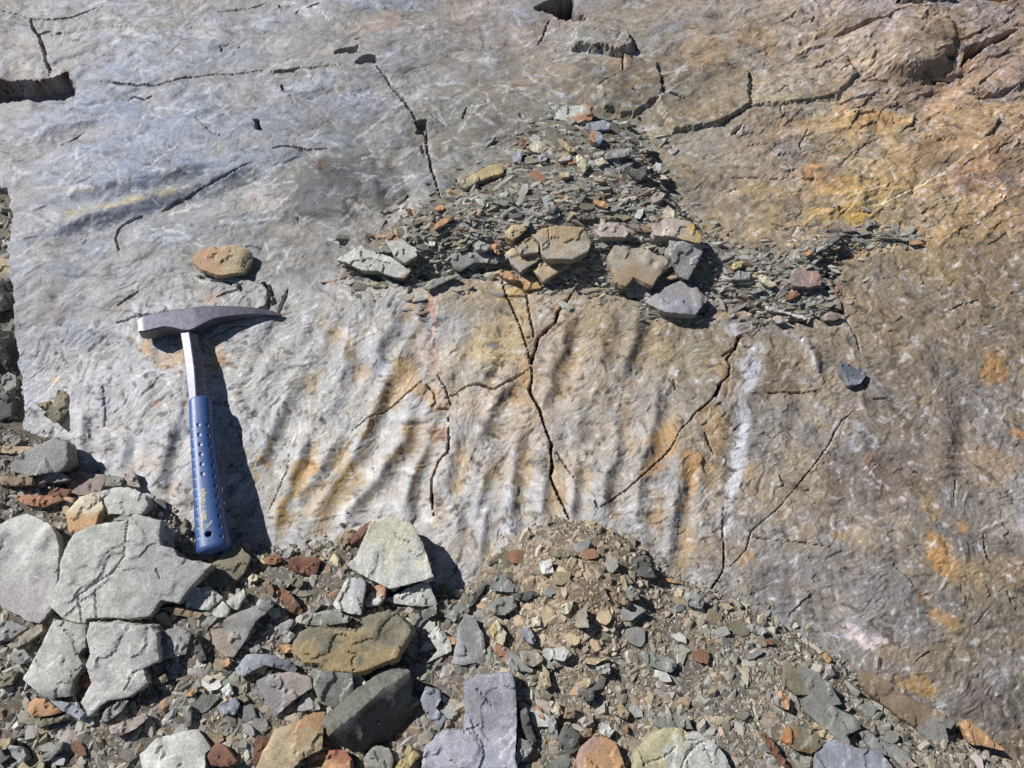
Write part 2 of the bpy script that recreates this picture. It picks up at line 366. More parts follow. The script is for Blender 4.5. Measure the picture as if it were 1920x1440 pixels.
FOLDH = H - HB_; del HB_
CRACKS = [
 ('K', '1325,195 1290,240 1220,330 1200,390 1140,440 1105,470 1095,520 1080,570 1065,605', 19, .024), ('K', '1078,560 1066,610', 32, .026),
 ('K', '1065,600 1075,650 1070,700 1060,740 1085,800 1120,860 1135,930 1165,1010 1185,1060 1180,1100 1185,1150 1190,1190 1180,1230 1200,1290 1240,1380 1280,1480', 15, .018),
 ('K', '1185,1040 1178,1090', 24, .018), ('K', '1190,1160 1182,1230', 22, .018),
 ('K', '890,110 930,250 960,300 1010,420 1050,530 1062,600', 9, .010), ('K', '1018,170 1045,260 1060,350 1080,440 1080,462 1030,472', 10, .010),
 ('K', '940,245 1040,250', 4, .004), ('K', '1060,630 1000,670 940,705 860,745 770,720 700,735 640,780 580,800', 11, .012), ('K', '960,690 930,708', 18, .012),
 ('K', '462,700 400,750 330,800 250,860 180,890 60,975', 7, .007), ('K', '540,670 580,730 605,800 620,860', 7, .007), ('K', '470,715 520,770 535,830 505,845', 7, .008), ('K', '552,856 606,858', 12, .008),
 ('K', '600,900 605,1020 600,1095 540,1150 510,1250 505,1340 518,1480', 9, .010), ('K', '605,1010 600,1100', 16, .012), ('K', '508,1300 512,1400', 14, .01),
 ('K', '1930,950 1840,1100 1720,1210 1600,1320 1520,1370 1445,1425', 9, .010), ('K', '1425,1370 1448,1425', 8, .008), ('K', '1205,1090 1260,1170 1310,1250', 6, .006), ('K', '1870,700 1885,760', 5, .005),
 ('G', '0,970 70,890 140,830 190,770 215,710 260,670 265,620 245,590 290,520 315,455', 13, .014), ('G', '180,800 215,715', 24, .016), ('G', '220,570 290,520', 14, .012), ('G', '290,540 315,455 345,455', 22, .014),
 ('G', '340,515 400,510', 10, .006), ('G', '180,845 225,825', 14, .008),
 ('G', '960,880 900,920 860,1000 810,1080 740,1180 650,1290 520,1440', 7, .007), ('D', '700,-30 560,100 530,190 450,280', 6, .006), ('D', '420,-20 415,130 425,230 415,300 340,405', 9, .009), ('D', '380,350 340,405', 14, .010),
 ('D', '560,130 680,135 800,155 970,182', 4, .004), ('D', '1680,100 1700,230 1722,275', 6, .006), ('D', '1360,750 1380,730 1435,698', 8, .006), ('D', '1800,400 1840,470', 5, .004), ('D', '1640,580 1720,480', 4, .004),
 ('G', '120,990 170,1112', 9, .008), ('G', '450,770 700,760 800,745', 5, .004), ('G', '1060,800 1155,802', 6, .005), ('G', '1490,310 1580,270 1670,243', 5, .005), ('G', '1510,1270 1500,1400', 8, .006),
 ('G', '900,920 960,878', 9, .006), ('G', '850,1015 862,975', 10, .006), ('G', '990,480 998,520', 8, .005), ('G', '900,310 990,450 1000,520', 5, .004), ('G', '1280,1222 1310,1230', 10, .006),
 ('I', '665,290 790,210', 6, .006), ('I', '480,555 560,525 645,490', 12, .010), ('I', '655,375 780,350', 8, .007), ('I', '575,720 590,780 590,1000', 4, .004), ('I', '1240,245 1355,205 1372,175', 10, .010), ('I', '1352,175 1368,215', 24, .012),
 ('I', '1485,160 1535,210 1520,285', 30, .018), ('I', '1625,200 1598,260 1575,330', 20, .016), ('I', '1500,1440 1610,1200 1620,1100', 3, .003), ('I', '1130,135 1180,150', 10, .006), ('I', '1200,160 1360,175', 6, .005), ('I', '1180,470 1330,400 1400,395', 5, .004),
 ('L', '0,50 80,65 160,90 280,100 390,95 480,60 580,32', 7, .008), ('L', '160,90 190,170 215,190 230,250 255,340 275,380 265,415', 18, .018), ('L', '212,186 270,165', 12, .010), ('L', '310,178 345,168', 8, .006),
 ('L', '560,460 660,475 780,492 860,490 950,485 1050,455 1200,435 1350,430 1480,410 1600,420 1690,400 1800,400 1930,385', 7, .007), ('L', '1540,420 1620,415 1685,402', 16, .012), ('L', '640,470 780,492', 10, .007),
 ('L', '280,190 500,145 800,150 1100,155', 4, .004), ('L', '1110,680 1160,740 1220,795 1258,805', 8, .008), ('L', '1545,880 1630,865 1750,890', 12, .009), ('L', '1680,897 1890,870', 8, .007),
 ('L', '915,1205 990,1160 1080,1125 1155,1083', 15, .012), ('L', '1150,1085 1300,1030 1450,960', 6, .006), ('L', '690,1450 665,1360 680,1300 730,1265 815,1235', 14, .012), ('L', '330,830 480,745', 5, .004),
 ('L', '725,580 760,550 820,575 875,545', 9, .007), ('L', '1590,490 1597,530', 14, .009), ('L', '1640,560 1665,610', 7, .005), ('L', '1250,270 1255,300', 10, .007), ('L', '1265,270 1295,266', 8, .006), ('L', '1330,282 1362,272', 8, .006), ('L', '1735,62 1810,42', 9, .008), ('L', '1570,40 1590,65', 10, .006), ('L', '1670,95 1685,80', 10, .006), ('L', '1200,70 1400,55 1520,20', 6, .006),
 ('L', '830,975 895,968', 7, .005), ('L', '460,1065 540,1035', 6, .005), ('L', '480,1380 500,1340', 6, .005), ('L', '395,215 440,215', 6, .005), ('L', '1350,1400 1480,1410', 6, .006), ('L', '1685,1235 1690,1275', 8, .006),
 ('M', '195,385 250,450 300,530 350,580 400,660 430,720', 10, .010), ('M', '335,575 350,590', 20, .012), ('M', '480,745 480,820 495,900 515,990 540,1060 562,1145', 11, .012), ('M', '478,750 482,815', 22, .014), ('M', '450,830 470,905', 10, .009), ('M', '650,1015 656,1095', 9, .008),
 ('M', '1180,100 1150,150 1140,200 1105,258', 11, .010), ('M', '1305,190 1365,138', 12, .010), ('M', '1350,200 1600,240', 5, .005), ('M', '1612,205 1625,260 1668,292', 26, .016), ('M', '1580,335 1582,420 1530,460 1460,490 1440,525', 14, .012), ('M', '1350,345 1460,420 1550,472', 7, .007), ('M', '1210,290 1210,330 1180,360', 5, .005),
 ('M', '1630,520 1690,565', 10, .007), ('M', '1770,365 1800,440 1810,530 1930,558', 11, .010), ('M', '708,635 683,705', 9, .007), ('M', '490,650 590,738', 7, .006), ('M', '1005,660 1010,690', 10, .006), ('M', '80,240 120,236', 8, .006),
 ('H', '855,213 960,170 1060,140 1150,115 1200,90 1270,88', 40, .03), ('H', '1080,140 1160,120', 60, .034), ('H', '1190,45 1225,5', 34, .03), ('H', '1230,10 1500,20', 12, .012), ('H', '1700,10 1830,8', 22, .02),
 ('H', '1450,345 1540,325', 40, .026), ('H', '1575,365 1610,300 1700,250 1800,212 1880,168', 56, .034), ('H', '1585,320 1685,262', 84, .04), ('H', '1515,255 1650,200 1720,160', 20, .016), ('H', '890,577 960,550 1090,530', 14, .010), ('H', '985,457 1170,455', 11, .009), ('H', '1400,437 1550,425', 12, .01),
 ('H', '1650,465 1675,525 1740,520 1820,520 1870,480 1930,452', 15, .014), ('H', '1700,530 1745,512', 20, .012), ('H', '560,105 620,95 637,68', 11, .009), ('H', '690,100 810,145', 6, .006), ('H', '275,752 332,708', 34, .02), ('H', '550,595 556,655', 10, .008), ('H', '680,840 668,790 712,718', 8, .008),
 ('H', '612,965 590,905', 7, .006), ('H', '270,992 400,990 530,1000 605,978', 7, .007), ('H', '590,1062 690,1130', 6, .006), ('H', '1000,630 1105,625', 9, .007), ('H', '1110,1135 1300,1050 1450,970 1650,820 1780,720', 3, .003), ('H', '60,1255 120,1330 120,1400 85,1450', 24, .02), ('H', '890,920 980,830 1120,760', 5, .005),
 ('H', '540,520 575,488 605,495', 14, .008), ('H', '1210,610 1222,590 1260,575', 14, .009), ('H', '260,1310 268,1330', 16, .008), ('H', '1080,180 1160,222', 6, .005), ('H', '380,390 385,410', 34, .014), ('H', '640,330 760,270', 8, .007), ('H', '820,355 900,320', 10, .009), ('H', '880,410 950,370', 9, .008), ('H', '450,470 560,400 680,350', 8, .008), ('H', '60,430 130,360 240,345', 9, .009),
 ('H', '200,700 330,640 380,600', 8, .008), ('H', '560,590 700,570 860,540', 7, .007),
]
for c in CRACKS: crack(*c)

# coarse cells outside the picture carry only the relief and colour they can resolve
def soften(A):
    for j in list(range(len(outer))) + list(range(NC - len(outer), NC)):
        g = abs(tc[min(j + 1, NC - 1)] - tc[max(j - 1, 0)]) * .33
        k = int(min(max(g / .00135, 1), 60))
        if k > 1:
            P_ = np.pad(A[:, j].astype(float), [(k, k)] + [(0, 0)] * (A.ndim - 2), 'edge'); cs = np.cumsum(P_, 0)
            A[:, j] = (cs[2 * k:] - cs[:-2 * k]) / (2 * k)
    for i in list(range(30)) + list(range(NR - 42, NR)):
        g = abs(vr[min(i + 1, NR - 1)] - vr[max(i - 1, 0)]) * .5
        k = int(min(max(g / .0014, 1), 60))
        if k > 1:
            P_ = np.pad(A[i].astype(float), [(k, k)] + [(0, 0)] * (A.ndim - 2), 'edge'); cs = np.cumsum(P_, 0)
            A[i] = (cs[2 * k:] - cs[:-2 * k]) / (2 * k)
soften(H)

# ------------------------------------------------------------------ loose debris surface (above the bedrock)
MPP = 1.0 / 1400.0
def region_dist(P):
    d, _, _ = seg_dist(WX, WY, P, True)
    return np.where(inside(WX, WY, P), d, -d) * MPP
SCREE = pts('X', '-3000,790 0,805 60,826 130,836 131,905 200,930 262,925 330,965 372,1030 500,1036 560,1030 640,1012 700,1030 800,1112 862,1112 930,1066 975,1003 1050,975 1110,985 1185,1015 1250,1082 1340,1112 1450,1170 1560,1232 1620,1290 1700,1340 1790,1384 1900,1440 2100,1570 2600,2000 5000,3800 5000,9000 -9000,9000 -9000,790')
HEAP = pts('X', HEAPS)
GULLY = pts('X', '-9000,330 14,342 24,420 20,480 30,560 24,650 28,740 26,830 -9000,830')
dS = region_dist(SCREE); dH = region_dist(HEAP); dG = region_dist(GULLY)
rough = 0.0035 * fbm(UU * 26, VV * 26, 4, 201) + 0.0012 * fbm(UU * 160, VV * 160, 3, 211, 0.7)
B0 = 0.016 * fbm(UU * 1.7 + 3, VV * 1.7, 2, 51)
HS = np.where(dS > -0.03, B0 + np.where(dS > 0, 0.052 * (1 - np.exp(-np.maximum(dS, 0) / 0.085)) + 0.008 * (1 - np.exp(-np.maximum(dS, 0) / .008)), dS * 1.4) + rough, -9)
HS += 0.022 * np.exp(-((PX - 1080) / 130) ** 2 - ((PY - 1110) / 110) ** 2)
HH = np.where(dH > -0.03, B0 - .007 * sstep(470, 540, PY) - .03 * sstep(1560, 1600, PX) + np.where(dH > 0, 0.016 * (1 - np.exp(-np.maximum(dH, 0) / 0.010)) + 0.036 * (1 - np.exp(-np.maximum(dH, 0) / 0.05)) * sstep(560, 420, PY), dH * 1.4) + rough, -9)
HG = np.where(dG > -0.01, B0 - 0.034 + rough + 0.012 * fbm(UU * 12, VV * 12, 2, 221), -9)
soften(rough)
HD = np.maximum(np.maximum(HS, HH), HG)
TOP = np.maximum(H, HD)

def surf(u, v, A=None):
    A = TOP if A is None else A
    u = np.asarray(u, float); v = np.asarray(v, float)
    r = np.clip(np.interp(v, vr, np.arange(NR)), 0, NR - 1.001)
    c = np.clip(np.interp(u / half_w(v), tc, np.arange(NC)), 0, NC - 1.001)
    i = r.astype(int); j = c.astype(int); a = r - i; b = c - j
    return (A[i, j] * (1 - a) * (1 - b) + A[i + 1, j] * a * (1 - b) + A[i, j + 1] * (1 - a) * b + A[i + 1, j + 1] * a * b)
def hit(px, py, lift=0.0):
    h = 0.0
    for _ in range(8):
        p = on_plane(px, py, np.array([0, 0, h]), np.array([0, 0, 1.0]))
        h = 0.5 * h + 0.5 * (float(surf(p[0], p[1])) + lift)
    return on_plane(px, py, np.array([0, 0, h]), np.array([0, 0, 1.0]))

# ------------------------------------------------------------------ materials
def new_mat(name):
    m = bpy.data.materials.new(name); m.use_nodes = True
    t = m.node_tree
    return m, t, t.nodes['Principled BSDF']
def rock_mat(name, rough0, rough1, fine, bump_d, spec=0.4, var=0.26):
    m, t, b = new_mat(name)
    n = t.nodes; L = t.links
    tco = n.new('ShaderNodeTexCoord'); at = n.new('ShaderNodeAttribute'); at.attribute_name = 'Col'
    n1 = n.new('ShaderNodeTexNoise'); n1.inputs['Scale'].default_value = fine; n1.inputs['Detail'].default_value = 7; n1.inputs['Roughness'].default_value = 0.72
    n2 = n.new('ShaderNodeTexNoise'); n2.inputs['Scale'].default_value = fine * 0.22; n2.inputs['Detail'].default_value = 6; n2.inputs['Roughness'].default_value = 0.65; n2.inputs['Distortion'].default_value = 1.2
    for q in (n1, n2): L.new(tco.outputs['Object'], q.inputs['Vector'])
    mr = n.new('ShaderNodeMapRange'); mr.inputs['From Min'].default_value = 0.3; mr.inputs['From Max'].default_value = 0.7
    mr.inputs['To Min'].default_value = 1 - var; mr.inputs['To Max'].default_value = 1 + var
    L.new(n1.outputs['Fac'], mr.inputs['Value'])
    mr2 = n.new('ShaderNodeMapRange'); mr2.inputs['From Min'].default_value = 0.3; mr2.inputs['From Max'].default_value = 0.7
    mr2.inputs['To Min'].default_value = 1 - var * 0.6; mr2.inputs['To Max'].default_value = 1 + var * 0.6
    L.new(n2.outputs['Fac'], mr2.inputs['Value'])
    mu = n.new('ShaderNodeMath'); mu.operation = 'MULTIPLY'
    L.new(mr.outputs[0], mu.inputs[0]); L.new(mr2.outputs[0], mu.inputs[1])
    mx = n.new('ShaderNodeVectorMath'); mx.operation = 'SCALE'
    L.new(at.outputs['Color'], mx.inputs[0]); L.new(mu.outputs[0], mx.inputs['Scale'])
    L.new(mx.outputs[0], b.inputs['Base Color'])
    rr = n.new('ShaderNodeMapRange'); rr.inputs['To Min'].default_value = rough0; rr.inputs['To Max'].default_value = rough1
    L.new(n2.outputs['Fac'], rr.inputs['Value']); L.new(rr.outputs[0], b.inputs['Roughness'])
    b.inputs['Specular IOR Level'].default_value = spec
    bp = n.new('ShaderNodeBump'); bp.inputs['Distance'].default_value = bump_d; bp.inputs['Strength'].default_value = 1.0
    L.new(n1.outputs['Fac'], bp.inputs['Height']); L.new(bp.outputs[0], b.inputs['Normal'])
    return m
M_ROCK = rock_mat('phyllite_bedrock', 0.40, 0.72, 460, 0.0007, .5, .22)
M_STONE = rock_mat('shale_stone', 0.5, 0.8, 340, 0.0011, .4, .30)
M_GRAV = rock_mat('shale_gravel', 0.6, 0.85, 600, 0.0006, 0.3)
M_SOIL = rock_mat('gritty_soil', 0.8, 0.95, 500, 0.002, 0.2, 0.4)

# ------------------------------------------------------------------ colour of the bedrock
GX = [0, 240, 480, 720, 960, 1200, 1440, 1680, 1920]; GY = [0, 240, 480, 720, 960, 1200, 1440]
GC = np.array([
 [(166,162,160),(168,166,168),(166,163,163),(168,162,158),(172,160,148),(172,160,146),(172,158,140),(162,150,136),(152,138,124)],
 [(170,166,168),(158,163,176),(164,165,170),(146,143,138),(144,139,130),(156,144,122),(166,152,128),(178,156,118),(170,144,112)],
 [(170,167,168),(162,160,158),(154,150,144),(156,150,143),(168,152,126),(154,142,122),(162,147,118),(158,140,110),(152,134,108)],
 [(174,173,174),(178,176,173),(176,173,168),(180,175,168),(176,160,140),(162,150,131),(158,145,126),(140,128,112),(142,130,115)],
 [(174,172,170),(176,173,168),(178,171,160),(180,175,168),(180,176,172),(174,168,160),(166,152,132),(134,126,117),(146,134,118)],
 [(160,158,155),(160,158,155),(160,158,155),(165,160,155),(165,160,155),(155,151,148),(150,145,138),(142,134,123),(145,133,114)],
 [(150,148,145),(150,148,145),(150,148,145),(150,148,145),(150,148,145),(150,146,140),(145,138,128),(140,132,121),(140,132,120)]], float)
def grid_col(x, y):
    fx = np.clip(np.interp(x, GX, range(9)), 0, 7.999); fy = np.clip(np.interp(y, GY, range(7)), 0, 5.999)
    i = fy.astype(int); j = fx.astype(int); a = (fy - i)[..., None]; b = (fx - j)[..., None]
    return GC[i, j] * (1 - a) * (1 - b) + GC[i + 1, j] * a * (1 - b) + GC[i, j + 1] * (1 - a) * b + GC[i + 1, j + 1] * a * b
CX = PX + 60 * NZ1 + 26 * fbm(UU * 50, VV * 50, 3, 301); CY = PY + 60 * NZ2 + 26 * fbm(UU * 50, VV * 50, 3, 311)
SX = PX + 18 * NZ1 + 26 * fbm(UU * 55, VV * 55, 5, 321, .7); SY = PY + 18 * NZ2 + 26 * fbm(UU * 55, VV * 55, 5, 331, .7)
RC = grid_col(CX, CY)
def mixc(f, c): RC[:] = RC + (np.asarray(c, float) - RC) * f[..., None]
# centimetre-sized patches: rusty on the right, silvery and blue-grey on the left
pa = fbm(UU * 11, VV * 13, 5, 341, .6); pb = fbm(UU * 17 + 9, VV * 17, 5, 351, .6); pc = fbm(UU * 33, VV * 36 + 3, 5, 361, .65); pe = fbm(UU * 9 + 40, VV * 9, 5, 371, .6)
rgt = sstep(700, 1500, PX)
mixc(sstep(0.08, 0.36, pa) * (0.06 + 0.34 * rgt), (182, 152, 108))
mixc(sstep(0.08, 0.34, -pb) * (0.25 + 0.25 * rgt), (122, 114, 106))
mixc(sstep(0.08, 0.32, pe) * (0.42 - 0.25 * rgt), (176, 177, 182))
mixc(sstep(0.12, 0.36, -pe) * 0.35 * rgt * low, (118, 104, 90))
mixc(sstep(0.22, 0.42, pc) * 0.35, (190, 187, 182))
mixc(sstep(0.24, 0.44, -pc) * 0.35, (112, 104, 96))
OR = (201, 146, 82); TN = (188, 158, 108); YE = (198, 164, 92); RU = (166, 112, 80); BL = (144, 152, 172); DK = (104, 101, 96); PK = (205, 184, 172); WH = (206, 203, 200); BR = (138, 112, 84); OL = (150, 132, 96)
BLOBS = [
 (230,235,170,70,0,BL,.6),(230,345,190,45,-8,BL,.55),(417,312,90,20,-12,BL,.6),(70,212,55,24,0,(186,190,200),.7),(670,205,55,32,0,(158,160,182),.6),(725,12,85,14,0,(158,166,190),.7),(750,78,38,14,0,(168,170,184),.5),(520,25,100,20,0,(165,168,182),.4),(400,110,60,20,0,BL,.3),
 (90,95,80,55,0,(184,174,168),.6),(25,90,60,60,0,(186,170,160),.5),(120,455,90,18,8,(160,163,182),.5),(60,445,80,16,12,(168,152,142),.5),(330,440,80,25,0,(158,164,180),.6),
 (717,45,38,12,-10,(196,160,140),.7),(966,170,12,15,0,(150,110,96),.6),(1155,118,24,18,-20,(200,170,140),.75),(900,60,200,40,-10,(176,160,150),.4),(1090,90,50,30,0,(164,160,156),.5),
 (622,365,88,56,0,DK,.72),(660,330,50,30,0,(116,114,110),.5),(602,320,18,12,0,(176,132,92),.55),(640,395,30,12,0,(140,108,88),.5),(500,385,34,24,0,PK,.6),(560,443,30,16,0,(214,194,178),.75),(740,405,24,22,0,(206,190,178),.7),(600,460,60,30,0,(130,126,120),.4),(420,440,60,30,0,(140,138,134),.4),(700,420,18,40,0,(180,176,170),.4),(800,320,60,60,0,(120,118,114),.35),
 (880,230,110,60,0,(146,139,126),.5),(1040,160,70,40,0,(150,132,108),.4),(1180,170,60,60,0,(158,134,96),.5),(1320,130,60,40,0,(140,126,104),.4),(1260,210,120,35,0,(156,138,108),.4),
 (1420,70,34,18,0,OR,.45),(1325,95,50,24,0,(206,160,110),.5),(1330,60,60,20,0,(200,176,148),.4),(1540,180,70,30,0,(186,176,140),.5),(1450,170,60,35,0,(176,164,124),.4),(1545,110,22,10,-20,(210,172,100),.5),(1350,270,60,40,0,(192,180,164),.5),(1290,290,30,30,0,(200,180,140),.4),
 (1665,115,70,40,-10,(174,146,116),.5),(1780,150,30,30,0,(150,124,98),.4),(1850,120,70,25,-15,(196,158,130),.6),(1890,175,40,12,-8,(140,140,140),.6),(1740,50,40,20,0,(186,150,96),.5),(1700,200,120,25,0,(170,142,112),.5),
 (1640,220,50,16,0,(206,160,92),.65),(1520,320,30,12,-10,(206,140,80),.7),(1555,345,34,15,-15,OR,.8),(1600,360,48,26,0,YE,.7),(1690,320,70,55,-30,(200,164,104),.6),(1600,402,48,16,10,(214,172,82),.85),(1535,400,20,20,0,(210,168,90),.6),(1560,380,26,12,20,(150,148,150),.7),(1390,350,45,18,0,(196,160,96),.5),(1400,410,70,30,0,(196,164,110),.5),(1800,290,90,60,0,(176,140,104),.45),(1850,390,60,40,0,(196,156,96),.5),(1780,440,60,16,0,(200,160,90),.5),(1340,340,50,20,0,(132,120,106),.5),(1480,290,30,50,0,(150,144,136),.5),(1850,320,50,30,0,(146,110,88),.45),(1680,200,14,10,0,(120,110,98),.5),
 (280,657,20,14,0,OR,.75),(330,677,38,16,0,OR,.6),(403,667,16,24,0,OR,.75),(400,555,17,12,0,(206,160,128),.8),(290,753,7,4,0,(200,120,80),.9),(93,701,9,7,0,(200,160,100),.7),(117,590,16,12,0,(176,144,120),.6),(270,840,26,12,0,(190,170,158),.6),(280,867,36,14,0,(198,172,140),.65),(147,880,22,8,0,(204,168,124),.75),(315,920,16,18,0,(196,168,146),.6),(340,640,60,25,0,(146,138,124),.4),(350,540,80,20,0,(148,150,144),.5),(180,620,60,30,0,(156,158,166),.4),
 (573,875,30,15,-28,OR,.85),(552,908,18,18,0,(186,150,88),.7),(661,661,9,28,8,(190,154,96),.7),(672,694,16,13,0,(180,138,82),.8),(765,685,24,18,-20,(112,90,70),.75),(748,722,17,40,32,(190,146,92),.75),(798,733,30,14,25,OR,.8),(832,756,12,9,0,OR,.7),(771,806,14,44,18,(184,144,96),.6),(826,813,18,15,0,(160,104,78),.75),(768,577,8,22,0,(204,156,106),.75),(810,577,7,24,0,(184,120,86),.8),(782,622,10,26,10,(200,160,110),.6),(800,655,14,24,0,(190,158,140),.6),(600,950,8,50,10,(190,150,90),.5),(930,1050,14,16,0,(190,160,130),.4),(820,960,14,30,0,(186,160,130),.5),(530,960,9,44,8,(184,150,90),.7),(700,680,30,18,0,(150,156,170),.35),
 (929,645,52,36,-15,(204,168,104),.7),(981,722,20,40,0,OR,.65),(912,555,55,24,0,(192,162,112),.6),(966,550,22,20,0,(206,160,84),.75),(985,600,20,50,0,(198,160,100),.5),(1250,824,24,38,10,OR,.9),(1238,868,28,11,-35,(206,140,76),.85),(1291,884,16,38,8,OR,.85),(1286,940,11,34,4,(196,150,90),.65),(1340,812,20,44,0,(200,156,92),.7),(1094,620,58,56,0,(176,146,104),.55),(1180,640,70,50,0,(160,140,106),.4),(1290,670,70,36,0,(166,146,100),.5),(981,826,15,40,8,(186,150,126),.55),(972,922,9,48,3,(150,130,92),.6),(917,897,13,24,10,(164,146,98),.55),(1155,931,11,40,3,(156,132,98),.6),(1030,740,16,40,20,(140,120,96),.5),(990,770,30,24,0,(190,160,110),.45),(1230,930,8,40,3,(150,142,132),.5),(1060,690,40,30,0,(180,150,112),.4),(1350,700,18,30,-20,(200,150,90),.5),(1440,700,60,35,10,(146,124,92),.6),(1300,560,60,20,0,(156,144,110),.4),
 (1860,692,18,34,0,OR,.75),(1909,820,16,9,0,(212,146,80),.8),(1791,997,11,13,0,OR,.75),(1750,1046,22,46,-25,(208,150,78),.9),(1734,950,17,34,-25,(196,160,96),.75),(1571,1006,9,9,0,OR,.8),(1398,1048,9,9,0,OR,.7),(1631,871,6,10,0,OR,.7),(1609,762,7,12,-10,OR,.65),(1546,799,10,8,0,(196,166,106),.6),(1409,900,9,26,0,(196,160,100),.6),(1759,1160,30,13,10,(206,152,84),.75),(1714,1287,42,15,12,(210,158,84),.8),(1725,1121,12,8,0,OR,.6),(1837,1090,60,44,0,(186,156,106),.55),(1900,1060,14,10,0,(200,140,90),.6),(1590,1010,30,16,30,(176,152,106),.4),(1880,930,40,60,0,(176,172,170),.5),(1800,860,50,30,0,(184,150,110),.4),(1860,880,40,30,0,(192,150,100),.45),(1650,900,90,50,0,(120,102,86),.5),(1770,820,30,80,0,(120,108,98),.45),(1600,700,60,60,0,(150,136,120),.3),(1850,500,60,50,0,(150,122,94),.4),(1640,520,60,40,0,(142,132,120),.4),(1690,600,70,60,0,(146,126,104),.35),(1430,780,50,40,0,(140,138,134),.4),(1500,900,50,40,0,(172,156,116),.35),(1850,1250,40,30,0,(156,148,140),.4),(1780,1230,50,60,0,(150,134,104),.4),(1830,1340,60,50,0,(130,116,108),.4),(1420,1140,60,30,0,(150,150,156),.4),(1500,1050,90,60,0,(136,131,128),.4),
 (1616,810,20,12,45,WH,.6),(1542,762,13,9,0,WH,.7),(1640,825,16,7,55,(190,190,188),.7),(1410,560,60,20,5,(150,148,148),.6),(1370,620,18,12,30,WH,.6),(1460,610,50,14,0,(154,152,150),.5),(1400,690,14,30,10,WH,.55),
]
for (x, y, rx, ry, an, c, st) in BLOBS:
    c = np.array(c, float); c = c.mean() + (c - c.mean()) * .84; st *= .92
    c_, s_ = math.cos(math.radians(an)), math.sin(math.radians(an))
    I = np.nonzero((np.abs(PX - x) < 2.2 * max(rx, ry) + 30) & (np.abs(PY - y) < 2.2 * max(rx, ry) + 30))
    dx = SX[I] - x; dy = SY[I] - y
    q = np.hypot((dx * c_ + dy * s_) / rx, (-dx * s_ + dy * c_) / ry) / 1.22
    f = (1 - sstep(0.52, 1.22, q + .55 * pc[I] + .22 * STK[I])) * st * (0.85 + 0.4 * pb[I])
    RC[I] += (np.asarray(c, float) - RC[I]) * np.clip(f, 0, 1)[..., None]
def stain(crop, s_, wd, c, st, soft=1.3, warp=True):
    P = pts(crop, s_); k = CROP[crop][2]; hw = max(wd / k / 2, 1.9)
    if hw < 5.5: warp = False; soft = 1.5; st = min(1, st * 1.45)
    I = box(P, hw * 3 + 20)
    d, _, ar = seg_dist(SX[I] if warp else WX[I] + 7 * CJ2[I], SY[I] if warp else WY[I] - 7 * CJ2[I], P)
    f = (1 - sstep(0.3, soft, d / hw)) * st * np.clip(0.75 + .5 * CJ2[I] + 0.9 * perlin(ar * 9 + P[0, 0], ar * 0 + 3.3, 91), 0.25, 1)
    RC[I] += (np.asarray(c, float) - RC[I]) * np.clip(f, 0, 1)[..., None]
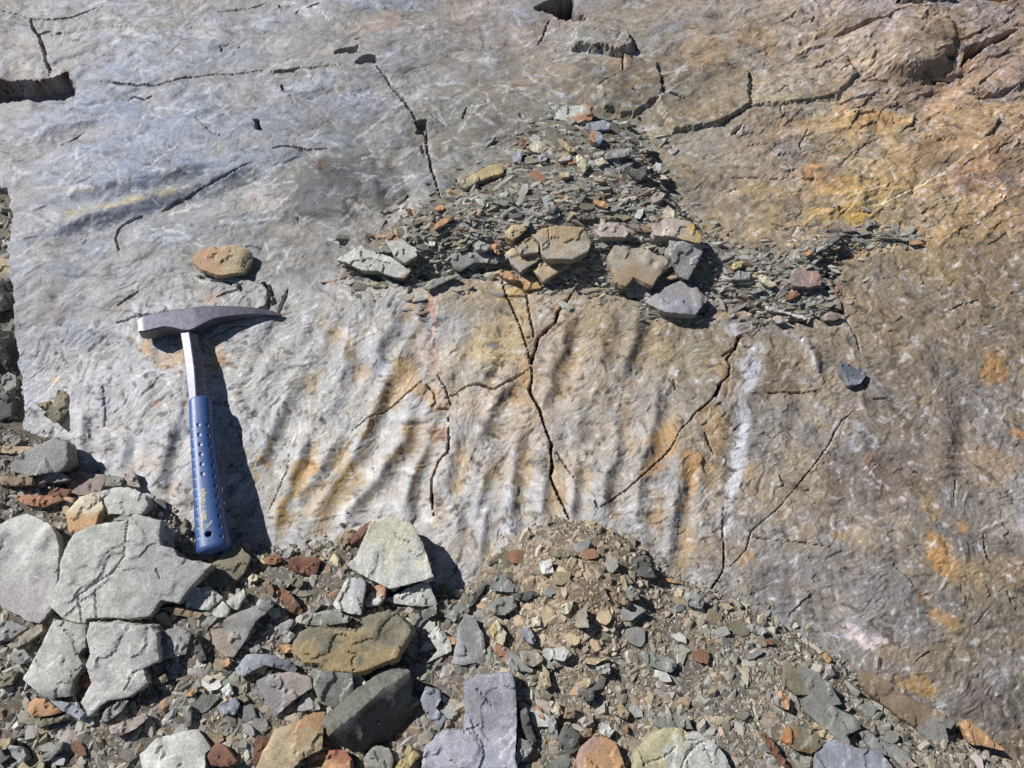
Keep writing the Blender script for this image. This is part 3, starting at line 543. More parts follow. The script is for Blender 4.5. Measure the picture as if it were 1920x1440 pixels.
for a in [
 ('L','150,1390 500,1290 800,1190 1100,1100 1400,1000 1700,900',60,(108,115,132),.75),('L','120,1200 500,1120 900,1050 1300,960',46,(116,122,138),.65),('L','400,1250 700,1180 1000,1100',24,(196,182,150),.6),('L','60,900 300,760 560,690 800,690',36,(132,138,152),.5),('L','380,60 700,140 1200,150',40,(150,142,134),.5),('L','560,470 1000,470 1500,420 1900,400',40,(146,138,128),.45),('L','1300,520 1500,600 1900,680',50,(134,134,132),.45),('M','0,450 300,380 700,300 1000,330',40,(140,134,128),.4),('M','330,700 600,640 900,600',60,(124,122,116),.5),('M','350,900 500,1050 640,1080',60,(116,114,110),.5),('M','650,960 900,820 980,760',50,(128,124,118),.45),
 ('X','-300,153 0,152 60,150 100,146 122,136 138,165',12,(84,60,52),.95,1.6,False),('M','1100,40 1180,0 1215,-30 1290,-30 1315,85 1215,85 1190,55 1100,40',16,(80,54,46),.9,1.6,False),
 ('P','1070,400 1000,560 940,700 880,840 800,980 710,1090 640,1200',80,(176,140,92),.7),('P','300,880 250,960 180,1100',40,(176,138,80),.75),('P','430,1090 390,1200 320,1440',50,(184,146,84),.65),('P','1150,760 1100,900 1000,1020',70,(184,146,98),.55),('P','1250,960 1210,1040 1160,1180 1150,1260',50,(176,142,90),.55),('P','800,1000 700,1100',60,(186,148,90),.6),
 ('P','1280,0 1300,120 1280,260 1300,380 1270,470 1330,560 1390,680',30,(206,172,158),.6),('P','1400,560 1390,700 1380,820',16,(190,160,140),.5),('P','1290,1000 1280,1120 1285,1330',20,(190,160,136),.6),
 ('R','230,150 190,300 130,420 160,540 130,680 120,800 80,900 60,1050',80,(206,203,200),1.0,1.6,False),('R','160,540 110,760',36,(224,222,220),1.0,1.6,False),('R','200,170 190,300 140,420 165,540 130,680 120,800 85,900 70,1000 55,1100',40,(218,215,212),.6,1.9,False),('R','165,540 120,740 100,860 80,980',22,(228,226,224),.8,1.9,False),('R','200,160 150,300 200,340',60,(200,192,186),.6),
 ('R','380,20 440,110 500,160 540,280 650,400',16,(190,186,180),.5),('R','700,0 760,160 830,300 900,380 960,440',16,(186,182,176),.45),('R','770,560 850,660',40,(198,196,194),.65),('R','720,600 730,680',24,(190,188,186),.6),
 ('H','1080,1150 1300,1050 1450,970 1650,820 1790,710',14,(214,194,150),.7),('H','1450,970 1400,1010 1330,1040',34,(204,180,130),.5),('H','1320,1130 1480,1270',10,(210,190,160),.55),('H','1780,1210 1880,1340',10,(214,190,140),.6),('H','1800,640 1910,740',10,(206,176,136),.5),
 ('L','640,230 720,180 780,110 880,75',26,(196,196,200),.6),('L','640,260 560,330',20,(190,190,194),.4),('L','760,300 800,420',14,(200,200,202),.5),('L','980,340 1000,390',16,(206,206,206),.5),('L','810,600 900,680 920,690',18,(200,200,208),.6),('L','640,620 740,720 820,800',14,(196,196,204),.55),('L','570,670 630,660',10,(212,212,212),.6),('L','440,850 480,950 480,1040',16,(198,200,210),.6),('L','300,920 330,990',12,(196,198,208),.5),('L','180,780 190,830 230,860',14,(204,206,214),.6),('L','70,900 95,990 80,1100 60,1180',14,(206,206,212),.7),
 ('L','1700,590 1800,600 1920,750 1930,860',12,(196,196,204),.5),('L','1240,480 1300,570',10,(206,200,196),.5),('L','1480,640 1700,730',10,(196,192,188),.5),('L','1740,420 1760,530',12,(206,200,196),.5),('L','1680,480 1720,590',24,(196,194,200),.45),('L','780,30 910,70',12,(196,196,204),.5),('L','280,60 350,20',18,(196,198,206),.5),('L','1240,840 1260,920',8,(206,180,130),.6),('L','1540,1180 1700,1340 1900,1300',18,(196,190,184),.4),('L','1220,1200 1300,1260 1500,1300',16,(190,190,192),.4),
 ('L','380,1230 620,1180 900,1120',30,(196,180,140),.5),('L','420,1110 560,1110',26,(192,178,150),.45),('L','90,1530 200,1490 330,1480',14,(206,208,216),.6),('L','60,1320 300,1400 440,1420',30,(160,140,132),.4),
 ('M','810,290 820,370',22,(206,204,200),.6),('M','540,480 680,490',12,(206,204,200),.6),('M','570,310 700,340',10,(206,202,198),.5),('M','200,330 170,240',16,(206,190,180),.5),('M','420,470 430,540',26,(190,186,182),.4),('M','270,630 320,620 360,600',14,(206,204,204),.6),('M','-60,560 290,540',10,(196,196,208),.5),('M','500,800 530,1000 560,1120',8,(206,196,186),.5),('M','190,380 300,500 420,650',24,(196,194,192),.5),('M','700,560 800,600',8,(200,198,194),.5),('M','60,30 250,20',10,(206,208,216),.5),('M','1050,420 1080,620',12,(190,176,160),.4),('M','1130,430 1170,560',10,(196,186,176),.4),('M','210,900 240,1080 210,1260',26,(186,182,176),.45),
 ('I','790,150 770,250 750,330',8,(214,210,206),.6),('I','680,740 850,640 960,720 1010,810',10,(204,206,214),.6),('I','870,640 1000,680 1040,670',10,(200,202,212),.5),('I','380,700 440,590 600,600',12,(206,206,206),.5),('I','380,740 385,1100',10,(210,210,210),.5),('I','1040,570 1200,560',12,(196,196,196),.4),
 ('Q','680,30 850,40 1000,100 1170,190',14,(214,196,160),.7),('G','560,380 620,450 700,500 740,600',22,(196,192,188),.45),('G','190,360 260,420 310,450',40,(206,204,202),.6),('G','1590,0 1700,120',14,(190,186,180),.5),('G','1740,0 1850,130 1920,220',24,(186,186,188),.5),('G','1220,90 1340,200',12,(196,192,188),.45),('G','1500,0 1440,180',12,(190,186,180),.35),
 ('D','1010,580 1050,560 1060,610 1100,640 1200,640',56,(222,202,194),1.0,1.2,False),('D','1030,620 1130,670 1190,650',44,(224,206,198),1.0,1.2,False),
 ('D','1740,850 1850,780 1900,740',70,(178,172,170),.5),('D','400,20 440,60',60,(190,188,186),.5),('D','460,300 480,340',50,(190,190,192),.5),('D','1840,20 1900,100',40,(206,204,204),.6),('D','1830,270 1900,300',40,(210,200,190),.6),
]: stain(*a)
# thin quartz threads, scattered
for i in range(375):
    x, y = RNG.uniform(0, 1300), RNG.uniform(0, 480)
    if i > 330: x, y = RNG.uniform(1300, 1920), RNG.uniform(480, 1300)
    a = RNG.choice([0.35, -0.3, 1.1, 2.2]) + RNG.normal(0, .25); l = RNG.uniform(20, 110)
    P = np.array([[x, y], [x + l * .5 * math.cos(a) + RNG.normal(0, 3), y + l * .35 * math.sin(a)], [x + l * math.cos(a), y + l * .7 * math.sin(a)]])
    stain('X', ' '.join('%f,%f' % tuple(q) for q in P), RNG.uniform(2.6, 5.5), (206, 205, 204), RNG.uniform(.35, .75) * (.55 if i > 330 else 1))
# rust gathers in the troughs of the folds and along the cracks
tro = sstep(.0002, .0022, -FOLDH) * low * sstep(420, 620, PX) * sstep(1560, 1320, PX)
mixc(tro * sstep(-.12, .25, pa + .3 * pc) * .55, (172, 140, 94)); mixc(tro * sstep(.05, .3, -pa) * .3, (128, 116, 102))
mixc(CHIP * low * sstep(500, 700, PX) * sstep(-.1, .3, pe) * .5, (186, 146, 96))
mixc(up * right * sstep(.0, .3, pa) * .28, (196, 160, 112)); mixc(up * right * sstep(.12, .34, pe) * .26, (190, 148, 106))
# fibrous grain: pale and dark strokes, small shifts of hue
h1 = fbm(UU * 18 + 7, VV * 20, 5, 441, .68); h2 = fbm(UU * 24 - 5, VV * 24, 5, 451, .68)
fl = STK + .5 * STF; ul = up * (1 - .7 * right)
mixc(sstep(.14, .60, fl) * (.66 - .2 * ul), (220, 217, 214)); mixc(sstep(.12, .55, -fl) * (.74 - .25 * ul), (86, 81, 76))
mixc(ul * sstep(.12, .45, lin_up) * .42, (194, 194, 199)); mixc(ul * sstep(.10, .45, -lin_up) * .52, (112, 111, 113))
mixc(sstep(.1, .42, pb) * (1 - rgt) * low * .5, (198, 197, 198))
mixc(ul * sstep(.05, .3, lay) * .30, (152, 156, 168)); mixc(ul * sstep(.08, .3, -lay) * .30, (166, 152, 140))
mixc(up * right * sstep(.1, .3, -lay2) * .4, (128, 112, 92)); mixc(up * right * sstep(.05, .3, lay) * .35, (204, 170, 116))
mu_ = np.array([160, 155, 148.]); RC[:] = mu_ + (RC - mu_) * (1.14 + .10 * up)[..., None]
RC *= (1 + .10 * h2)[..., None] * np.stack([1 + .06 * h1, 1 + .012 * h1, 1 - .07 * h1], -1)
mixc(CHIP * sstep(-.05, .25, CJ2) * .6, (204, 198, 190)); mixc(CHIP * sstep(.0, .3, -CJ2) * .45, (120, 98, 76))
RC *= (1 + up * (.02 + .035 * right) * tA + .02 * up * tB + .025 * low * tC)[..., None]
RC *= (1.085 - .12 * up + .10 * up * right - .075 * rgt * low)[..., None]; RC[..., 2] *= 1.018 - .012 * up + .05 * up * right + .02 * rgt; RC[..., 0] *= .992
soften(RC)
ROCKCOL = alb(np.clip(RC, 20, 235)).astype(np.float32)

# ------------------------------------------------------------------ bedrock meshes
XYZ = to_world(UU, VV, H)
def grid_normals(P):
    du = np.gradient(P, axis=1); dv = np.gradient(P, axis=0)
    n = np.cross(du, dv)
    return n / np.maximum(np.linalg.norm(n, axis=-1, keepdims=True), 1e-12)
def set_props(o, **k):
    for a, b in k.items():
        if b is not None: o[a] = b
def grid_mesh(name, facemask, P, C, nrm, mat, parent=None):
    """mesh of the grid cells marked in facemask"""
    fi, fj = np.nonzero(facemask)
    nc = P.shape[1]
    q = np.stack([fi * nc + fj, fi * nc + fj + 1, (fi + 1) * nc + fj + 1, (fi + 1) * nc + fj], 1)
    ids, inv = np.unique(q.ravel(), return_inverse=True)
    me = bpy.data.meshes.new(name)
    me.vertices.add(len(ids)); me.loops.add(len(q) * 4); me.polygons.add(len(q))
    me.vertices.foreach_set('co', P.reshape(-1, 3)[ids].astype(np.float32).ravel())
    me.loops.foreach_set('vertex_index', inv.astype(np.int32).ravel())
    me.polygons.foreach_set('loop_start', np.arange(0, len(q) * 4, 4, dtype=np.int32))
    me.update(calc_edges=True)
    me.shade_smooth()
    ca = me.color_attributes.new('Col', 'FLOAT_COLOR', 'POINT')
    cc = np.ones((len(ids), 4), np.float32); cc[:, :3] = C.reshape(-1, 3)[ids]
    ca.data.foreach_set('color', cc.ravel())
    if nrm is not None:
        me.normals_split_custom_set_from_vertices(nrm.reshape(-1, 3)[ids])
    me.materials.append(mat)
    o = bpy.data.objects.new(name, me); COL.objects.link(o)
    if parent: o.parent = parent
    return o
LAB = np.zeros((NR, NC), int)
PIECES = [
 (1, '1180,60 1560,70 1700,25 1760,-10 1900,-2500 6000,-2500 6000,420 1740,455 1560,490 1385,640 1300,600 1260,370 1210,250 1130,190'),
 (2, '-6000,640 25,620 250,590 290,525 420,520 500,545 640,530 760,535 937,515 950,563 993,676 998,700 993,733 1018,790 1035,850 1035,900 1065,975 1065,6000 -6000,6000'),
 (3, '1082,545 1200,572 1300,600 1385,640 1360,720 1260,860 1125,955 1090,985 1065,975 1035,900 1035,850 1018,790 993,733 998,700 1000,660 1008,635 1047,590'),
 (4, '1385,640 1580,600 1560,490 1740,455 6000,420 6000,6000 1065,6000 1065,975 1090,985 1125,955 1260,860 1360,720'),
 (5, '937,515 950,563 975,620 993,676 1000,660 1008,635 1047,590 1082,545 1000,540'),
 (6, '-6000,18 53,30 63,56 72,63 85,113 90,137 122,140 0,153 -6000,153'),
 (7, '-6000,153 0,153 122,140 137,165 132,200 70,240 22,268 15,345 -6000,345'),
 (8, '-6000,345 15,345 24,420 19,480 29,560 23,650 27,740 25,840 -6000,840')]
for k, sp in PIECES: LAB[inside(WX, WY, pts('X', sp))] = k
hid = (HD - H) > 0.016
fh = hid[:-1, :-1] & hid[1:, :-1] & hid[:-1, 1:] & hid[1:, 1:]
FL = LAB[:-1, :-1]
NRM = grid_normals(XYZ)
rock = bpy.data.objects.new('rock_face', None); COL.objects.link(rock)
set_props(rock, kind='structure', label='sloping grey and rust stained outcrop of cracked, rippled bedrock', category='rock face')
PLAB = ['smooth blue-grey upper slab with thin white veins', 'yellow-brown stained upper rock right of the debris heap', 'rippled silver-grey lower slab left of the main crack, behind the hammer',
        'rippled tan lower slab between the main crack and the rusty diagonal crack', 'brown mottled lower rock on the right', 'small tan wedge of rock between three converging cracks',
        'pinkish block in the top left corner above the dark recess', 'pale step of rock below the dark recess', 'low rock in the gap at the left edge']
for k in range(9):
    m = (FL == k) & ~fh
    if m.any():
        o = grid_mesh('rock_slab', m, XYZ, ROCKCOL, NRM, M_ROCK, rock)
        o['label'] = PLAB[k]
# debris soil under the loose stones
D2 = (slice(None, None, 2), slice(None, None, 2))
sc = fbm(UU * 30, VV * 30, 4, 401, .6); sg = fbm(UU * 210, VV * 210, 3, 405, .7)
tanheap = np.exp(-((PX - 1080) / 120) ** 2 - ((PY - 1120) / 130) ** 2)
SCOL = np.array([124, 119, 112.]) + (np.array([150, 130, 105.]) - np.array([124, 119, 112.])) * np.clip(.6 * sc + 0.15 + .6 * tanheap, 0, 1)[..., None]
soften(SCOL); soften(sg)
SCOL = alb(np.clip(SCOL * (1 + .3 * sg)[..., None], 20, 220)).astype(np.float32)
for nm, A, lb in (('ground', HS, None), ('ledge_soil', HH, None), ('gully_soil', HG, None)):
    Pd = to_world(UU, VV, A)[D2]
    vis = ((A > H - 0.012) & (A > -1))[D2]
    fm = vis[:-1, :-1] & vis[1:, :-1] & vis[:-1, 1:] & vis[1:, 1:]
    o = grid_mesh(nm, fm, Pd, SCOL[D2], None, M_SOIL)
    set_props(o, kind='structure')

# ------------------------------------------------------------------ loose stones
PAL = dict(pale=(198,197,191), pgreen=(196,196,188), gray=(158,157,153), ggreen=(147,147,139), olive=(136,129,110), dark=(106,105,101), blue=(152,155,163), violet=(158,158,165), tan=(184,166,136),
           cream=(206,196,172), orange=(194,154,116), rust=(152,112,88), redbr=(124,88,72), pink=(178,165,157), white=(214,211,206), yellow=(194,174,130), brown=(146,127,105), tgray=(172,162,147), black=(80,79,75), mauve=(150,136,130))
LAYER = 0
def build_stone(name, P2, q, n, color, thick, seed, c2=None, seg=None, rough_amp=1.0, mat=None, taper=0.12, cuts=None):
    """slab-like stone: P2 outline on its upper face (plane coordinates), q/n plane in the slab frame"""
    r = np.random.default_rng(seed)
    n = n / np.linalg.norm(n)
    e1 = np.array([1.0, 0, 0]) - n * n[0]; e1 /= np.linalg.norm(e1); e2 = np.cross(n, e1)
    A = 0.5 * np.sum(P2[:, 0] * np.roll(P2[:, 1], -1) - np.roll(P2[:, 0], -1) * P2[:, 1])
    if A < 0: P2 = P2[::-1]; A = -A
    size = math.sqrt(A)
    seg = seg or min(max(size / 18, 0.0022), 0.0036)
    B = []
    for i in range(len(P2)):
        a, b = P2[i], P2[(i + 1) % len(P2)]
        L = np.linalg.norm(b - a); k = max(1, int(round(L / seg)))
        nn = np.array([b[1] - a[1], a[0] - b[0]]) / max(L, 1e-9)
        lowf = r.normal(0, 0.014 * L)
        for t in range(k):
            f = t / k
            j = 0 if t == 0 else 1
            B.append(a + (b - a) * f + nn * j * (lowf * math.sin(math.pi * f) + r.normal(0, 0.12 * seg)) + r.normal(0, .04 * seg, 2))
    B = np.array(B); nb = len(B)
    lo_, hi_ = B.min(0), B.max(0); sp = seg * 1.15
    gx, gy = np.meshgrid(np.arange(lo_[0], hi_[0], sp), np.arange(lo_[1], hi_[1], sp * .87))
    gx[1::2] += sp / 2
    G = np.stack([gx.ravel(), gy.ravel()], 1) + r.normal(0, .16 * sp, (gx.size, 2))
    if len(G):
        ins = inside(G[:, 0], G[:, 1], B); d, _, _ = seg_dist(G[:, 0], G[:, 1], B, True)
        G = G[ins & (d > .6 * sp)]
    allp = np.vstack([B, G]) if len(G) else B
    vs, es, fs, ov, oe, of = delaunay_2d_cdt([Vector(p) for p in allp], [], [list(range(nb))], 1, 1e-7)
    T = np.array([(v.x, v.y) for v in vs])
    first = {}
    for i, o in enumerate(ov):
        for k in o: first[k] = i
    if len(vs) < 3 or not fs: return None
    d, _, _ = seg_dist(T[:, 0], T[:, 1], B, True)
    ox = r.uniform(-50, 50)
    bev = min(0.06 * thick, 0.0005)
    big = float(sstep(.045, .10, size))
    z = 0.008 * size * fbm(T[:, 0] / size * 1.3 + ox, T[:, 1] / size * 1.3, 3, 501) + (.00030 + .0004 * big) * fbm(T[:, 0] * 110 + ox, T[:, 1] * 110, 4, 511, .6)
    tr = fbm(T[:, 0] / size * 1.9 + ox, T[:, 1] / size * 1.3 + 7, 3, 521, .4)
    tamp = min(.16 * thick, 0.0022) * rough_amp
    z = z + tamp * (sstep(.10, .12, tr) - .5)
    z = z + big * rough_amp * .0020 * (sstep(-.14, -.115, tr) + sstep(.22, .245, tr)) + big * rough_amp * .0013 * fbm(T[:, 0] * 22 + ox, T[:, 1] * 40 + T[:, 0] * 12, 4, 561, .6)
    # cleaved corners: planes sloping down towards the rim
    ctr = T.mean(0); cut = np.zeros(len(T))
    for _ in range(int(r.integers(0, 3))):
        an = r.uniform(0, 6.283); dv = np.array([math.cos(an), math.sin(an)])
        pr_ = (T - ctr) @ dv; mxp = pr_.max()
        cut = np.maximum(cut, r.uniform(.15, .5) * np.maximum(0, pr_ - mxp * r.uniform(.6, .9)))
    z = z - np.minimum(cut, thick * .55)
    for cp in (cuts or []):
        dc, _, _ = seg_dist(T[:, 0] + .0008 * fbm(T[:, 0] * 200, T[:, 1] * 200, 2, 571), T[:, 1], cp)
        z = z - .0024 * (1 - sstep(.0003, .0013, dc))
    z = z - bev * (1 - sstep(0, bev * 1.6 + 1e-6, d))
    loop = [first.get(i) for i in range(nb)]
    if any(x is None for x in loop): loop = [x for x in loop if x is not None]
    verts = [np.stack([T[:, 0], T[:, 1], z], 1)]
    faces = [tuple(f) for f in fs]; ntop = len(faces)
    K = 1 if thick < .007 else (2 if thick < .014 else (3 if thick < .025 else 5))
    ring = loop; base = T[loop]; zb = z[loop]
    tang = np.roll(base, -1, 0) - np.roll(base, 1, 0)
    nr = np.stack([tang[:, 1], -tang[:, 0]], 1); nr /= np.maximum(np.linalg.norm(nr, axis=1, keepdims=True), 1e-9)
    cnt = len(T); m = len(loop)
    for k in range(1, K + 1):
        f = k / K
        off = thick * (r.normal(0, .035) - taper * f * f) + thick * .012 * r.normal(0, 1, m)
        off = off + thick * .10 * fbm(np.arange(m) * .13 + k * 3, np.full(m, k * 1.7 + ox), 2, 531)
        sb = base
        for _ in range(k + 1): sb = .5 * sb + .25 * (np.roll(sb, 1, 0) + np.roll(sb, -1, 0))
        sb = base + (sb - base) * min(1, .5 + .5 * f) if m > 12 else base
        p = sb + nr * off[:, None]
        zz = zb * (1 - f) - thick * f + thick * .012 * r.normal(0, 1, m)
        verts.append(np.stack([p[:, 0], p[:, 1], zz], 1))
        cur = list(range(cnt, cnt + m)); cnt += m
        for i in range(m):
            j = (i + 1) % m
            faces.append((ring[i], cur[i], cur[j], ring[j]))
        ring = cur
    faces.append(tuple(reversed(ring)))
    Vv = np.vstack(verts)
    S = q + Vv[:, :1] * e1 + Vv[:, 1:2] * e2 + Vv[:, 2:] * n
    origin = q - n * thick
    Wd = to_world(S[:, 0], S[:, 1], S[:, 2]); ow = to_world(origin[0:1], origin[1:2], origin[2:3])[0]
    me = bpy.data.meshes.new(name)
    me.from_pydata((Wd - ow).tolist(), [], faces)
    me.update()
    sm = np.zeros(len(me.polygons), bool); sm[:ntop] = True
    me.polygons.foreach_set('use_smooth', sm)
    me.set_sharp_from_angle(angle=math.radians(30))
    me.polygons.foreach_set('use_smooth', sm)
    base_c = np.array(color, float)
    pn = fbm(Vv[:, 0] * 28 + ox, Vv[:, 1] * 28 + Vv[:, 2] * 40, 4, 541, .6); pq = fbm(Vv[:, 0] * 60 - ox, Vv[:, 1] * 60 + Vv[:, 2] * 90, 3, 551)
    c = 1.04 * base_c[None] * (1 + .22 * pn + .18 * pq)[:, None]
    if c2 is not None:
        cc, bias, (dx, dy) = c2
        cc = np.array(cc, float); cc = cc.mean() + (cc - cc.mean()) * .78
        rel = (Vv[:, 0] * dx + Vv[:, 1] * dy) / (size * .5)
        f = sstep(-.12, .22, pn + bias + .5 * rel)
        c = c + (np.array(cc, float) - c) * f[:, None]
    # fresh, slightly greener break on the sides
    side = np.zeros(len(Vv)); side[len(T):] = 1
    c = c + (np.array([132, 130, 118.]) - c) * (side * .45)[:, None]
    rgba = np.ones((len(Vv), 4), np.float32); rgba[:, :3] = alb(np.clip(c, 20, 232))
    ca = me.color_attributes.new('Col', 'FLOAT_COLOR', 'POINT'); ca.data.foreach_set('color', rgba.ravel())
    me.materials.append(mat or M_STONE)
    o = bpy.data.objects.new(name, me); o.location = ow; COL.objects.link(o)
    return o
def plane_poly(P, q, n):
    n = n / np.linalg.norm(n)
    e1 = np.array([1.0, 0, 0]) - n * n[0]; e1 /= np.linalg.norm(e1); e2 = np.cross(n, e1)
    X = np.array([on_plane(x, y, q, n) for x, y in P]) - q
    return np.stack([X @ e1, X @ e2], 1)

